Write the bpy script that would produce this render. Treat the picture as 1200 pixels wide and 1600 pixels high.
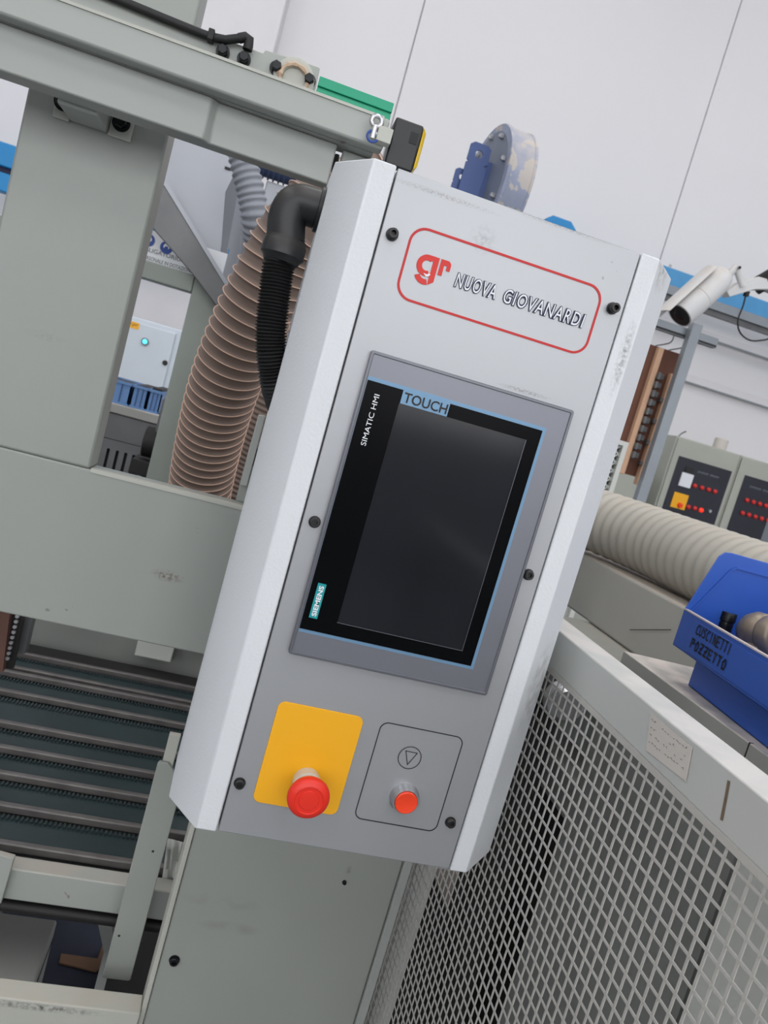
import bpy, bmesh, math, random
from mathutils import Vector, Matrix
from math import sin, cos, pi, radians
random.seed(7)
for o in list(bpy.data.objects):
    bpy.data.objects.remove(o, do_unlink=True)
S = bpy.context.scene
COL = S.collection

# ---------------------------------------------------------------- camera
RC = Matrix(((0.9486630, -0.1618220, 0.2717575), (0.2458028, -0.1635176, -0.9554282), (0.1990465, 0.9731781, -0.1153468)))
TC = Vector((-0.0111660, -0.1376964, 0.6541535))
F = 1203.2
CP = -(RC.transposed() @ TC) + Vector((0, 0, 1.5))
cd = bpy.data.cameras.new('camera'); cam = bpy.data.objects.new('camera', cd); COL.objects.link(cam)
cd.sensor_fit = 'VERTICAL'; cd.sensor_height = 36.0; cd.lens = F / 1600 * 36.0
cd.clip_start = 0.02
M3 = Matrix((RC[0], -RC[1], -RC[2])).transposed()
cam.matrix_world = Matrix.Translation(CP) @ M3.to_4x4()
cd.dof.use_dof = True; cd.dof.focus_distance = 0.72; cd.dof.aperture_fstop = 16
S.camera = cam

# ---------------------------------------------------------------- world, lights, exposure
W = bpy.data.worlds.new('world'); S.world = W; W.use_nodes = True
W.node_tree.nodes['Background'].inputs[0].default_value = (0.80, 0.86, 1.0, 1)
W.node_tree.nodes['Background'].inputs[1].default_value = 0.5
S.view_settings.view_transform = 'Standard'; S.view_settings.look = 'None'
S.view_settings.gamma = 1; S.view_settings.use_curve_mapping = False
S.view_settings.exposure = 0.0
def area(name, loc, size, rot, power, col=(1.0, 0.985, 0.965)):
    l = bpy.data.lights.new(name, 'AREA'); l.shape = 'RECTANGLE'; l.size, l.size_y = size
    l.energy = power; l.color = col
    o = bpy.data.objects.new(name, l); o.location = loc; o.rotation_euler = rot; COL.objects.link(o)
SKY_P = 44
for (sx, sy) in ((-4.5, -5.2), (-4.5, -1.6), (-4.5, 2.6), (0.2, -5.2), (0.2, -1.6), (0.2, 2.6), (4.9, -5.2), (4.9, -1.6), (4.9, 2.6)):
    area('skylight_lamp', (sx, sy, 7.28), (2.0, 2.6), (0, 0, 0), SKY_P)
for wx in (-5.4, -1.8, 1.8, 5.4):
    area('window_lamp', (wx, -7.86, 3.55), (2.6, 4.0), (radians(90), 0, 0), 80)  # unseen windows behind the camera, added for their reflection on the front panel

# ---------------------------------------------------------------- pixel helpers (1200x1600 photo frame -> point at a known depth)
def ray(x, y): return RC.transposed() @ Vector(((x - 600) / F, (y - 800) / F, 1.0))
def aty(x, y, Y):
    d = ray(x, y); return CP + d * ((Y - CP.y) / d.y)
def atx(x, y, X):
    d = ray(x, y); return CP + d * ((X - CP.x) / d.x)
def atz(x, y, Z):
    d = ray(x, y); return CP + d * ((Z - CP.z) / d.z)

# ---------------------------------------------------------------- materials
def lin(c):
    c = c / 255
    return c / 12.92 if c <= 0.04045 else ((c + 0.055) / 1.055) ** 2.4
def rgb(r, g, b): return (lin(r), lin(g), lin(b), 1)
def mat(name, col, rough=0.5, metal=0.0, var=0.06, vscale=6.0, bump=0.0, bscale=80.0, specks=0.0, speck_col=(70, 62, 55),
        speck_scale=60.0, dust=0.0, dust_col=(190, 170, 150), emit=None, coat=0.0, spec=0.5):
    m = bpy.data.materials.new(name); m.use_nodes = True
    nt = m.node_tree; N = nt.nodes; L = nt.links; b = N['Principled BSDF']
    tc = N.new('ShaderNodeTexCoord')
    n1 = N.new('ShaderNodeTexNoise'); n1.inputs['Scale'].default_value = vscale; n1.inputs['Detail'].default_value = 4
    L.new(tc.outputs['Object'], n1.inputs['Vector'])
    r1 = N.new('ShaderNodeMapRange'); r1.inputs['From Min'].default_value = 0.3; r1.inputs['From Max'].default_value = 0.7
    r1.inputs['To Min'].default_value = 1 - var; r1.inputs['To Max'].default_value = 1 + var
    L.new(n1.outputs['Fac'], r1.inputs['Value'])
    mul = N.new('ShaderNodeVectorMath'); mul.operation = 'SCALE'; mul.inputs[0].default_value = rgb(*col)[:3]
    L.new(r1.outputs[0], mul.inputs['Scale'])
    out = mul.outputs[0]
    if specks > 0:
        n2 = N.new('ShaderNodeTexNoise'); n2.inputs['Scale'].default_value = speck_scale; n2.inputs['Detail'].default_value = 2
        L.new(tc.outputs['Object'], n2.inputs['Vector'])
        n3 = N.new('ShaderNodeTexNoise'); n3.inputs['Scale'].default_value = speck_scale / 9
        L.new(tc.outputs['Object'], n3.inputs['Vector'])
        ad = N.new('ShaderNodeMath'); ad.operation = 'ADD'; L.new(n2.outputs['Fac'], ad.inputs[0]); L.new(n3.outputs['Fac'], ad.inputs[1])
        mr = N.new('ShaderNodeMapRange'); mr.inputs['From Min'].default_value = 1.44 - specks * 0.2; mr.inputs['From Max'].default_value = 1.47 - specks * 0.2
        mr.inputs['To Max'].default_value = 0.75
        L.new(ad.outputs[0], mr.inputs['Value'])
        mx = N.new('ShaderNodeMix'); mx.data_type = 'RGBA'; L.new(mr.outputs[0], mx.inputs[0]); L.new(out, mx.inputs[6]); mx.inputs[7].default_value = rgb(*speck_col)
        out = mx.outputs[2]
    if dust > 0:
        ge = N.new('ShaderNodeNewGeometry'); sx = N.new('ShaderNodeSeparateXYZ'); L.new(ge.outputs['Normal'], sx.inputs[0])
        n4 = N.new('ShaderNodeTexNoise'); n4.inputs['Scale'].default_value = 22; n4.inputs['Detail'].default_value = 5
        L.new(tc.outputs['Object'], n4.inputs['Vector'])
        a = N.new('ShaderNodeMapRange'); a.inputs['From Min'].default_value = 0.05; a.inputs['From Max'].default_value = 0.95; L.new(sx.outputs['Z'], a.inputs['Value'])
        c = N.new('ShaderNodeMapRange'); c.inputs['From Min'].default_value = 0.35; c.inputs['From Max'].default_value = 0.62; c.inputs['To Min'].default_value = 0.25; L.new(n4.outputs['Fac'], c.inputs['Value'])
        d = N.new('ShaderNodeMath'); d.operation = 'MULTIPLY'; L.new(a.outputs[0], d.inputs[0]); L.new(c.outputs[0], d.inputs[1])
        e = N.new('ShaderNodeMath'); e.operation = 'MULTIPLY'; L.new(d.outputs[0], e.inputs[0]); e.inputs[1].default_value = dust
        mx = N.new('ShaderNodeMix'); mx.data_type = 'RGBA'; L.new(e.outputs[0], mx.inputs[0]); L.new(out, mx.inputs[6]); mx.inputs[7].default_value = rgb(*dust_col)
        out = mx.outputs[2]
    L.new(out, b.inputs['Base Color'])
    b.inputs['Roughness'].default_value = rough; b.inputs['Metallic'].default_value = metal
    b.inputs['Specular IOR Level'].default_value = spec
    if coat: b.inputs['Coat Weight'].default_value = coat; b.inputs['Coat Roughness'].default_value = 0.15
    if bump > 0:
        nb = N.new('ShaderNodeTexNoise'); nb.inputs['Scale'].default_value = bscale; nb.inputs['Detail'].default_value = 3
        L.new(tc.outputs['Object'], nb.inputs['Vector'])
        bp = N.new('ShaderNodeBump'); bp.inputs['Strength'].default_value = bump; bp.inputs['Distance'].default_value = 0.002
        L.new(nb.outputs['Fac'], bp.inputs['Height']); L.new(bp.outputs[0], b.inputs['Normal'])
    if emit:
        b.inputs['Emission Color'].default_value = rgb(*emit[0]); b.inputs['Emission Strength'].default_value = emit[1]
    return m
def smudge(m, c, sx, sz, strength, col, nscale=30):
    nt = m.node_tree; N = nt.nodes; L = nt.links; b = N['Principled BSDF']; src = b.inputs['Base Color'].links[0].from_socket
    g = N.new('ShaderNodeNewGeometry'); sub = N.new('ShaderNodeVectorMath'); sub.operation = 'SUBTRACT'; sub.inputs[1].default_value = c; L.new(g.outputs['Position'], sub.inputs[0])
    sc = N.new('ShaderNodeVectorMath'); sc.operation = 'MULTIPLY'; sc.inputs[1].default_value = (1 / sx, 0, 1 / sz); L.new(sub.outputs[0], sc.inputs[0])
    ln = N.new('ShaderNodeVectorMath'); ln.operation = 'LENGTH'; L.new(sc.outputs[0], ln.inputs[0])
    mr = N.new('ShaderNodeMapRange'); mr.inputs['From Min'].default_value = 1; mr.inputs['From Max'].default_value = 0.1; mr.inputs['To Max'].default_value = strength; L.new(ln.outputs[1], mr.inputs['Value'])
    no = N.new('ShaderNodeTexNoise'); no.inputs['Scale'].default_value = nscale; no.inputs['Detail'].default_value = 6; L.new(g.outputs['Position'], no.inputs['Vector'])
    m2 = N.new('ShaderNodeMapRange'); m2.inputs['From Min'].default_value = 0.4; m2.inputs['From Max'].default_value = 0.62; L.new(no.outputs['Fac'], m2.inputs['Value'])
    mu = N.new('ShaderNodeMath'); mu.operation = 'MULTIPLY'; L.new(mr.outputs[0], mu.inputs[0]); L.new(m2.outputs[0], mu.inputs[1])
    mx = N.new('ShaderNodeMix'); mx.data_type = 'RGBA'; L.new(mu.outputs[0], mx.inputs[0]); L.new(src, mx.inputs[6]); mx.inputs[7].default_value = rgb(*col); L.new(mx.outputs[2], b.inputs['Base Color'])
m_wall = mat('wall_paint', (226, 225, 227), 0.85, var=0.015, vscale=0.7, bump=0.1, bscale=30, specks=0.12, speck_col=(150, 150, 155), speck_scale=14)
m_pillar = mat('pillar_paint', (222, 220, 222), 0.85, var=0.02)
m_floor = mat('floor_screed', (120, 122, 126), 0.6, var=0.15, vscale=2, specks=0.35, speck_col=(170, 160, 150), speck_scale=24)
m_ceil = mat('ceiling_paint', (205, 205, 207), 0.9)
m_sage = mat('sage_enamel', (147, 151, 145), 0.38, var=0.03, vscale=5, specks=0.16, speck_col=(110, 108, 100), speck_scale=70, bump=0.03, bscale=160)
m_sage_b = mat('sage_enamel_beam', (158, 162, 157), 0.42, var=0.025, specks=0.14, speck_col=(120, 112, 100), speck_scale=60, dust=0.35)
m_edge = mat('worn_cream_edge', (176, 177, 168), 0.5, var=0.05, specks=0.3, speck_col=(60, 55, 50), speck_scale=90, dust=0.3)
m_white = mat('white_textured_enamel', (212, 215, 218), 0.5, var=0.015, bump=0.16, bscale=330, specks=0.1, speck_col=(120, 120, 122), speck_scale=70)
m_door = mat('satin_grey_overlay', (166, 168, 171), 0.40, metal=0.5, var=0.015, specks=0.1, speck_col=(110, 110, 110), speck_scale=90)
m_bezel = mat('anodised_bezel', (106, 108, 115), 0.3, metal=0.45, var=0.02)
m_fascia = mat('grey_fascia_film', (120, 122, 130), 0.32, metal=0.4, var=0.015)
m_bluelin = mat('light_blue_print', (106, 142, 172), 0.35, var=0.02, metal=0.2)
m_glassblk = mat('black_front_glass', (9, 10, 12), 0.2, var=0.0, spec=0.06, specks=0.05, speck_col=(120, 120, 120), speck_scale=130)
m_display = mat('dark_display', (24, 26, 31), 0.12, var=0.12, spec=0.28, vscale=9, specks=0.1, speck_col=(120, 122, 125), speck_scale=120)
m_black = mat('black_plastic', (24, 25, 27), 0.42, var=0.08, dust=0.25, dust_col=(130, 115, 100))
m_blackmat = mat('black_rubber', (16, 17, 18), 0.6, var=0.1)
m_bolt = mat('black_oxide_bolt', (34, 36, 38), 0.35, metal=0.6, var=0.1)
m_steel = mat('zinc_steel', (190, 190, 192), 0.3, metal=0.9, var=0.05)
m_red = mat('signal_red_plastic', (226, 44, 26), 0.4, var=0.02)
m_redlit = mat('orange_red_push_cap', (238, 66, 30), 0.3, var=0.03)
m_yellow = mat('yellow_plate', (238, 172, 20), 0.45, var=0.02, specks=0.05, speck_col=(110, 80, 30))
m_yellow2 = mat('yellow_sensor_face', (228, 188, 20), 0.35, var=0.03)
m_collar = mat('clear_grey_collar', (196, 190, 176), 0.25, var=0.08)
m_ink = mat('black_ink', (20, 20, 22), 0.6, var=0)
m_navy = mat('navy_ink', (24, 30, 66), 0.6, var=0)
m_redink = mat('red_ink', (188, 30, 32), 0.5, var=0.02)
m_redlogo = mat('red_logo_print', (206, 40, 30), 0.5, var=0.02)
m_whiteink = mat('white_ink', (226, 228, 232), 0.5, var=0)
m_teal = mat('teal_label', (0, 146, 150), 0.5, var=0.02)
m_green = mat('green_wear_plastic', (0, 150, 112), 0.4, var=0.05)
m_green2 = mat('green_groove', (0, 84, 66), 0.5)
m_brownhose = mat('dusty_brown_hose', (128, 110, 100), 0.6, var=0.08, vscale=12, dust=0.15, dust_col=(160, 140, 124))
m_copper = mat('copper_hose_wire', (226, 190, 168), 0.45, metal=0.2, var=0.1)
m_greyhose = mat('grey_hose', (140, 144, 152), 0.5, var=0.05)
m_duct = mat('beige_grey_duct', (176, 172, 162), 0.55, var=0.04, dust=0.5, dust_col=(188, 176, 160))
m_hood = mat('pale_sheet_metal', (160, 163, 170), 0.35, metal=0.1, var=0.04, vscale=3)
m_darkmetal = mat('dull_dark_steel', (104, 105, 106), 0.42, metal=0.3, var=0.12, vscale=9)
m_rear = mat('rear_sage_enamel', (132, 139, 132), 0.45, var=0.08, vscale=4)
m_blue = mat('crane_blue', (30, 134, 196), 0.5, var=0.04)
m_blue2 = mat('crane_blue_pale', (74, 146, 196), 0.5, var=0.05)
m_fanblue = mat('fan_blue', (52, 76, 130), 0.45, var=0.06)
m_fangrey = mat('dusty_fan_drum', (142, 150, 172), 0.55, var=0.14, vscale=14, specks=1.6, speck_col=(190, 180, 168), speck_scale=26, dust=0.95, dust_col=(206, 194, 178))
m_fanface = mat('fan_face', (112, 120, 136), 0.5, var=0.06)
m_bin = mat('blue_bin_plastic', (44, 88, 178), 0.38, var=0.05, specks=0.22, speck_col=(130, 150, 200), speck_scale=90)
m_dustlip = mat('dusty_lip', (196, 186, 186), 0.8, var=0.1, vscale=60)
m_bearing = mat('rusty_bearing', (150, 136, 120), 0.4, metal=0.5, var=0.25, vscale=30)
m_wood = mat('raw_wood_batten', (208, 168, 138), 0.7, var=0.08, vscale=10)
m_board = mat('brown_board', (104, 66, 50), 0.7, var=0.1, vscale=6)
m_ledge = mat('dusty_board', (160, 160, 154), 0.6, var=0.06, dust=1.0, dust_col=(222, 210, 200), specks=0.2)
m_rail = mat('fence_rail_enamel', (190, 192, 188), 0.4, var=0.02, specks=0.15, speck_col=(90, 90, 88), speck_scale=80, dust=0.75, dust_col=(222, 216, 210))
m_mesh = mat('mesh_enamel', (186, 184, 178), 0.4, var=0.05)
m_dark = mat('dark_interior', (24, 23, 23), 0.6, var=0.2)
m_inner = mat('inner_grey_enamel', (132, 134, 130), 0.45, var=0.04)
m_innerw = mat('inner_white_enamel', (200, 202, 196), 0.45, var=0.04)
m_innerb = mat('brown_grey_plate', (118, 110, 104), 0.6, var=0.15, vscale=18)
m_cab = mat('cabinet_enamel', (166, 168, 158), 0.45, var=0.03)
m_cabblue = mat('blue_grey_cabinet', (200, 208, 216), 0.45, var=0.02)
m_panelblk = mat('black_panel', (30, 33, 44), 0.4, var=0.1)
m_lampred = mat('red_pilot_lens', (206, 44, 40), 0.3, var=0)
m_lampon = mat('lit_red_pilot', (240, 50, 30), 0.3, emit=((255, 50, 20), 0.8))
m_lampcy = mat('lit_cyan_pilot', (90, 210, 230), 0.3, emit=((90, 220, 245), 1.2))
m_crate = mat('blue_crate_plastic', (100, 140, 190), 0.5, var=0.06)
m_belt = mat('dark_green_belt', (32, 48, 50), 0.4, var=0.12, vscale=10)
m_bar = mat('worn_steel_bar', (104, 100, 98), 0.35, metal=0.35, var=0.2, vscale=25)
m_paper = mat('grubby_paper', (200, 194, 186), 0.8, var=0.05)
m_sign = mat('white_sign', (226, 228, 232), 0.5, var=0.01)
m_signblue = mat('sign_blue', (40, 74, 150), 0.5)
m_cctv = mat('white_cctv_shell', (206, 206, 206), 0.45, var=0.04, dust=0.8, dust_col=(196, 182, 166))
m_post = mat('galvanised_post', (140, 146, 152), 0.4, metal=0.3, var=0.06)
m_card = mat('brown_cardboard', (150, 116, 92), 0.8, var=0.08)
m_sawdust = mat('wood_dust', (196, 172, 148), 0.9, var=0.1, vscale=60)
m_motor = mat('dark_blue_motor', (58, 72, 104), 0.45, var=0.08)
m_redbrown = mat('red_brown_profile', (96, 66, 56), 0.6, var=0.1)
m_daylight = mat('daylit_pane', (230, 236, 245), 0.3, emit=((236, 240, 246), 1.2))

# ---------------------------------------------------------------- mesh helpers
class MB:
    def __init__(s): s.v = []; s.f = []
    def add(s, vs, fs):
        k = len(s.v); s.v += [Vector(v) for v in vs]; s.f += [tuple(i + k for i in f) for f in fs]; return s
    def box(s, x0, x1, y0, y1, z0, z1):
        return s.add([(x, y, z) for z in (z0, z1) for x, y in ((x0, y0), (x1, y0), (x1, y1), (x0, y1))],
                     [(0, 3, 2, 1), (4, 5, 6, 7), (0, 1, 5, 4), (1, 2, 6, 5), (2, 3, 7, 6), (3, 0, 4, 7)])
    def prism(s, pts, d):            # polygon (list of 3D points) extruded along d
        n = len(pts); p = [Vector(q) for q in pts]; d = Vector(d)
        return s.add(p + [q + d for q in p], [tuple(range(n))[::-1], tuple(range(n, 2 * n))] + [(i, (i + 1) % n, n + (i + 1) % n, n + i) for i in range(n)])
    def bar(s, a, b, w, h, up=(0, 0, 1)):
        a = Vector(a); b = Vector(b); t = (b - a).normalized(); u = t.cross(Vector(up))
        u = Vector((1, 0, 0)) if u.length < 1e-5 else u.normalized(); n = u.cross(t)
        c = [u * w / 2 + n * h / 2, -u * w / 2 + n * h / 2, -u * w / 2 - n * h / 2, u * w / 2 - n * h / 2]
        return s.prism([a + q for q in c], b - a)
    def rings(s, path, radii, seg=16, cap=True):
        P = [Vector(p) for p in path]; n = len(P); k = len(s.v)
        t = (P[1] - P[0]).normalized(); u = t.orthogonal().normalized()
        for i in range(n):
            if i: 
                tn = ((P[min(i + 1, n - 1)] - P[i - 1])); tn = tn.normalized() if tn.length > 1e-9 else t
                q = t.rotation_difference(tn); u = (q @ u).normalized(); t = tn
            w = t.cross(u)
            r = radii[i] if hasattr(radii, '__len__') else radii
            for j in range(seg):
                a = 2 * pi * j / seg; s.v.append(P[i] + (u * cos(a) + w * sin(a)) * r)
        for i in range(n - 1):
            for j in range(seg):
                a = k + i * seg + j; b = k + i * seg + (j + 1) % seg; s.f.append((a, b, b + seg, a + seg))
        if cap: s.f.append(tuple(k + j for j in range(seg))[::-1]); s.f.append(tuple(k + (n - 1) * seg + j for j in range(seg)))
        return s
    def lathe(s, c, axis, prof, seg=24):          # prof: (distance along axis, radius); straight axis
        c = Vector(c); ax = Vector(axis).normalized(); u = ax.orthogonal().normalized(); w = ax.cross(u); k = len(s.v)
        for d, r in prof:
            for j in range(seg):
                a = 2 * pi * j / seg; s.v.append(c + ax * d + (u * cos(a) + w * sin(a)) * max(r, 1e-5))
        for i in range(len(prof) - 1):
            for j in range(seg):
                a = k + i * seg + j; b = k + i * seg + (j + 1) % seg; s.f.append((a, b, b + seg, a + seg))
        s.f.append(tuple(k + j for j in range(seg))[::-1]); s.f.append(tuple(k + (len(prof) - 1) * seg + j for j in range(seg)))
        return s
    def cyl(s, a, b, r, seg=20):
        a = Vector(a); b = Vector(b); return s.lathe(a, b - a, [(0, r), ((b - a).length, r)], seg)
ORG = {}
def obj(name, mb, m, parent=None, bev=0.0, smooth=35, label=None, kind=None):
    if isinstance(mb, MB):
        me = bpy.data.meshes.new(name); o0 = ORG.get(parent.name, Vector((0, 0, 0))) if parent else Vector((0, 0, 0))
        me.from_pydata([v - o0 for v in mb.v], [], mb.f); me.update()
        bm = bmesh.new(); bm.from_mesh(me); bmesh.ops.recalc_face_normals(bm, faces=bm.faces); bm.to_mesh(me); bm.free()
    else: me = mb
    if smooth:
        me.polygons.foreach_set('use_smooth', [True] * len(me.polygons)); me.set_sharp_from_angle(angle=radians(smooth))
    me.materials.clear(); me.materials.append(m)
    o = bpy.data.objects.new(name, me); COL.objects.link(o)
    if parent: o.parent = parent; ORG[o.name] = ORG.get(parent.name, Vector((0, 0, 0)))
    else: ORG[o.name] = Vector((0, 0, 0))
    if bev:
        b = o.modifiers.new('bevel', 'BEVEL'); b.width = bev; b.segments = 2; b.limit_method = 'ANGLE'; b.angle_limit = radians(40)
    if label: o['label'] = label
    if kind: o['kind'] = kind
    return o
def thing(name, label, cat, loc=(0, 0, 0), group=None):
    o = bpy.data.objects.new(name, None); o.empty_display_size = 0.05; COL.objects.link(o); o.location = loc
    o['label'] = label; o['category'] = cat; ORG[o.name] = Vector(loc)
    if group: o['group'] = group
    return o
def tag(o, label, cat, group=None):
    o['label'] = label; o['category'] = cat
    if group: o['group'] = group
    return o
def smoothpath(pts, n):
    P = [Vector(p) for p in pts]; P = [P[0] * 2 - P[1]] + P + [P[-1] * 2 - P[-2]]; out = []
    for i in range(1, len(P) - 2):
        for k in range(12):
            t = k / 12; a, b, c, d = P[i - 1:i + 3]
            out.append(0.5 * ((2 * b) + (c - a) * t + (2 * a - 5 * b + 4 * c - d) * t * t + (3 * b - a - 3 * c + d) * t ** 3))
    out.append(P[-2])
    L = [0]
    for i in range(1, len(out)): L.append(L[-1] + (out[i] - out[i - 1]).length)
    res = []; j = 0
    for i in range(n):
        s = L[-1] * i / (n - 1)
        while j < len(L) - 2 and L[j + 1] < s: j += 1
        f = (s - L[j]) / max(L[j + 1] - L[j], 1e-9); res.append(out[j].lerp(out[j + 1], f))
    return res, L[-1]
def hose(pts, r, pitch, depth, seg=28, per=6, prof=None):
    _, ln = smoothpath(pts, 10); n = max(8, int(ln / pitch * per)); path, _ = smoothpath(pts, n)
    rad = [r + depth * (prof((i / per) % 1) if prof else cos(2 * pi * i / per)) for i in range(n)]
    return MB().rings(path, rad, seg)
def spiral_hose(pts, r, pitch, depth, seg=40, per=12, wire=.001):
    _, ln = smoothpath(pts, 10); n = int(ln / pitch * per); path, _ = smoothpath(pts, n)
    body = MB(); t = (path[1] - path[0]).normalized(); u = t.orthogonal().normalized(); hx = []
    for i in range(n):
        tn = (path[min(i + 1, n - 1)] - path[max(i - 1, 0)]).normalized(); u = (t.rotation_difference(tn) @ u).normalized(); t = tn; w = t.cross(u)
        for j in range(seg):
            a = 2 * pi * j / seg; ph = abs(((i / per - j / seg + .5) % 1) - .5) * 2
            rr_ = r - depth * (1 - (1 - ph) ** 4)
            body.v.append(path[i] + (u * cos(a) + w * sin(a)) * rr_)
        if i < n - 1:
            k = i * seg
            for j in range(seg):
                a_ = k + j; b_ = k + (j + 1) % seg; body.f.append((a_, b_, b_ + seg, a_ + seg))
            for q_ in range(2):
                aa = 2 * pi * (i + q_ / 2) / per; hx.append(path[i].lerp(path[i + 1], q_ / 2) + (u * cos(aa) + w * sin(aa)) * (r + .0002))
    return body, MB().rings(hx, wire, 6)
def helix(pts, r, pitch, wire, per=20):
    _, ln = smoothpath(pts, 10); turns = ln / pitch; n = int(turns * per); path, _ = smoothpath(pts, n)
    t = (path[1] - path[0]).normalized(); u = t.orthogonal().normalized(); out = []
    for i in range(n):
        tn = (path[min(i + 1, n - 1)] - path[max(i - 1, 0)]).normalized(); u = (t.rotation_difference(tn) @ u).normalized(); t = tn; w = t.cross(u)
        a = 2 * pi * i / per; out.append(path[i] + (u * cos(a) + w * sin(a)) * r)
    return MB().rings(out, wire, 5)
def rrect(x0, x1, z0, z1, r, n=8):
    p = []
    for cx, cz, a0 in ((x1 - r, z1 - r, 0), (x0 + r, z1 - r, 90), (x0 + r, z0 + r, 180), (x1 - r, z0 + r, 270)):
        for i in range(n + 1):
            a = radians(a0 + 90 * i / n); p.append((cx + r * cos(a), cz + r * sin(a)))
    return p
def ringband(outer, inner, y0, y1):     # closed frame between two equal-length XZ outlines
    m = MB(); n = len(outer)
    vs = [(x, y, z) for y in (y0, y1) for loop in (outer, inner) for x, z in loop]
    fs = []
    for i in range(n):
        j = (i + 1) % n
        fs += [(i, j, n + j, n + i), (2 * n + i, 3 * n + i, 3 * n + j, 2 * n + j), (i, 2 * n + i, 2 * n + j, j), (n + i, n + j, 3 * n + j, 3 * n + i)]
    return m.add(vs, fs)
def text_mb(body, origin, u, v, width, height, thick=0.0004, offset=0.0, shear=0.0, gap=1.0):
    c = bpy.data.curves.new('t', 'FONT'); c.body = body; c.size = 1; c.offset = offset; c.shear = shear; c.space_character = gap; c.resolution_u = 3
    o = bpy.data.objects.new('t', c); COL.objects.link(o)
    dg = bpy.context.evaluated_depsgraph_get(); dg.update()
    me = bpy.data.meshes.new_from_object(o.evaluated_get(dg))
    vs = [q.co.copy() for q in me.vertices]; fs = [tuple(p.vertices) for p in me.polygons]
    bpy.data.objects.remove(o, do_unlink=True); bpy.data.curves.remove(c); bpy.data.meshes.remove(me)
    x0 = min(q.x for q in vs); x1 = max(q.x for q in vs); y0 = min(q.y for q in vs); y1 = max(q.y for q in vs)
    u = Vector(u).normalized(); v = Vector(v).normalized(); n = u.cross(v); O = Vector(origin); m = MB()
    top = [O + u * ((q.x - x0) / (x1 - x0) * width) + v * ((q.y - y0) / (y1 - y0) * height) + n * thick for q in vs]
    return m.add(top, fs)
def stroke(mb, pts, w, n):               # hand-drawn flat stroke: pts 3D, n normal
    for a, b in zip(pts[:-1], pts[1:]):
        a = Vector(a); b = Vector(b); t = (b - a)
        if t.length < 1e-6: continue
        t.normalize(); s = t.cross(Vector(n)) * w / 2; e = t * w * 0.3; d = Vector(n) * 0.0003
        mb.add([a - s - e + d, b - s + e + d, b + s + e + d, a + s - e + d], [(0, 1, 2, 3)])
def hexbolt(name, c, axis, r, h, parent, m=None, washer=True):
    ax = Vector(axis).normalized(); mb = MB()
    if washer: mb.lathe(c, ax, [(0, r * 1.45), (h * 0.25, r * 1.45)], 20)
    mb.lathe(Vector(c) + ax * h * 0.25, ax, [(0, r * 1.1), (h * 0.7, r * 1.1), (h * 0.85, r * 0.9)], 6)
    return obj(name, mb, m or m_bolt, parent)
def capscrew(c, axis, r, h, parent, m=None):
    ax = Vector(axis).normalized()
    o = obj('screw', MB().lathe(c, ax, [(0, r * 1.25), (h * .15, r * 1.25), (h * .16, r), (h * .92, r), (h, r * .88), (h, r * .55), (h * .45, r * .5), (h * .44, 0)], 20), m or m_bolt, parent)
    return o

# ================================================================ the setting
XL, XR, YF, YB, H = -7.5, 8.0, -8.0, 6.0, 7.4
obj('floor', MB().box(XL, XR, YF, YB + .3, -0.1, 0), m_floor, kind='structure')
ce = obj('ceiling', MB().box(XL, XR, YF, YB + .3, H, H + .1), m_ceil, kind='structure')
wb = obj('wall_back', MB().box(XL, XR, YB + .04, YB + .3, 0, H), m_wall, kind='structure')
x = 3.07 - 2.62 * 4
while x < XR - .1:
    a, b = max(x, XL), min(x + 2.62, XR)
    obj('wall_panel', MB().box(a + .004, b - .004, YB, YB + .05, 0.0, H), m_wall, wb, bev=0.008)
    x += 2.62
obj('pillar', MB().box(-1.30, -0.57, YB - .35, YB, 0, H), m_pillar, wb, bev=0.01)
obj('wall_left', MB().box(XL - .2, XL, YF, YB + .3, 0, H), m_wall, kind='structure')
obj('wall_right', MB().box(XR, XR + .2, YF, YB + .3, 0, H), m_wall, kind='structure')
wf = obj('wall_front', MB().box(XL, XR, YF - .2, YF, 0, H), m_wall, kind='structure')
n = 1
for wx in (-5.4, -1.8, 1.8, 5.4):
    w = obj('window_%d' % n, MB().box(wx - 1.3, wx + 1.3, YF, YF + .03, 1.52, 5.55), m_daylight, kind='structure'); n += 1  # unseen bright pane, height set for its reflection on the front panel
    fr = MB()
    for k in range(5): fr.box(wx - 1.32 + k * .655, wx - 1.28 + k * .655, YF + .03, YF + .07, 1.48, 5.6)
    fr.box(wx - 1.33, wx + 1.33, YF + .03, YF + .07, 1.46, 1.52); fr.box(wx - 1.33, wx + 1.33, YF + .03, YF + .07, 5.56, 5.62)
    obj('window_frame', fr, m_post, w)
n = 1
for (sx, sy) in ((-4.5, -5.2), (-4.5, -1.6), (-4.5, 2.6), (0.2, -5.2), (0.2, -1.6), (0.2, 2.6), (4.9, -5.2), (4.9, -1.6), (4.9, 2.6)):
    obj('window_%d' % (n + 4), MB().box(sx - 1.0, sx + 1.0, sy - 1.3, sy + 1.3, 7.3, 7.4), m_daylight, kind='structure'); n += 1

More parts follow.
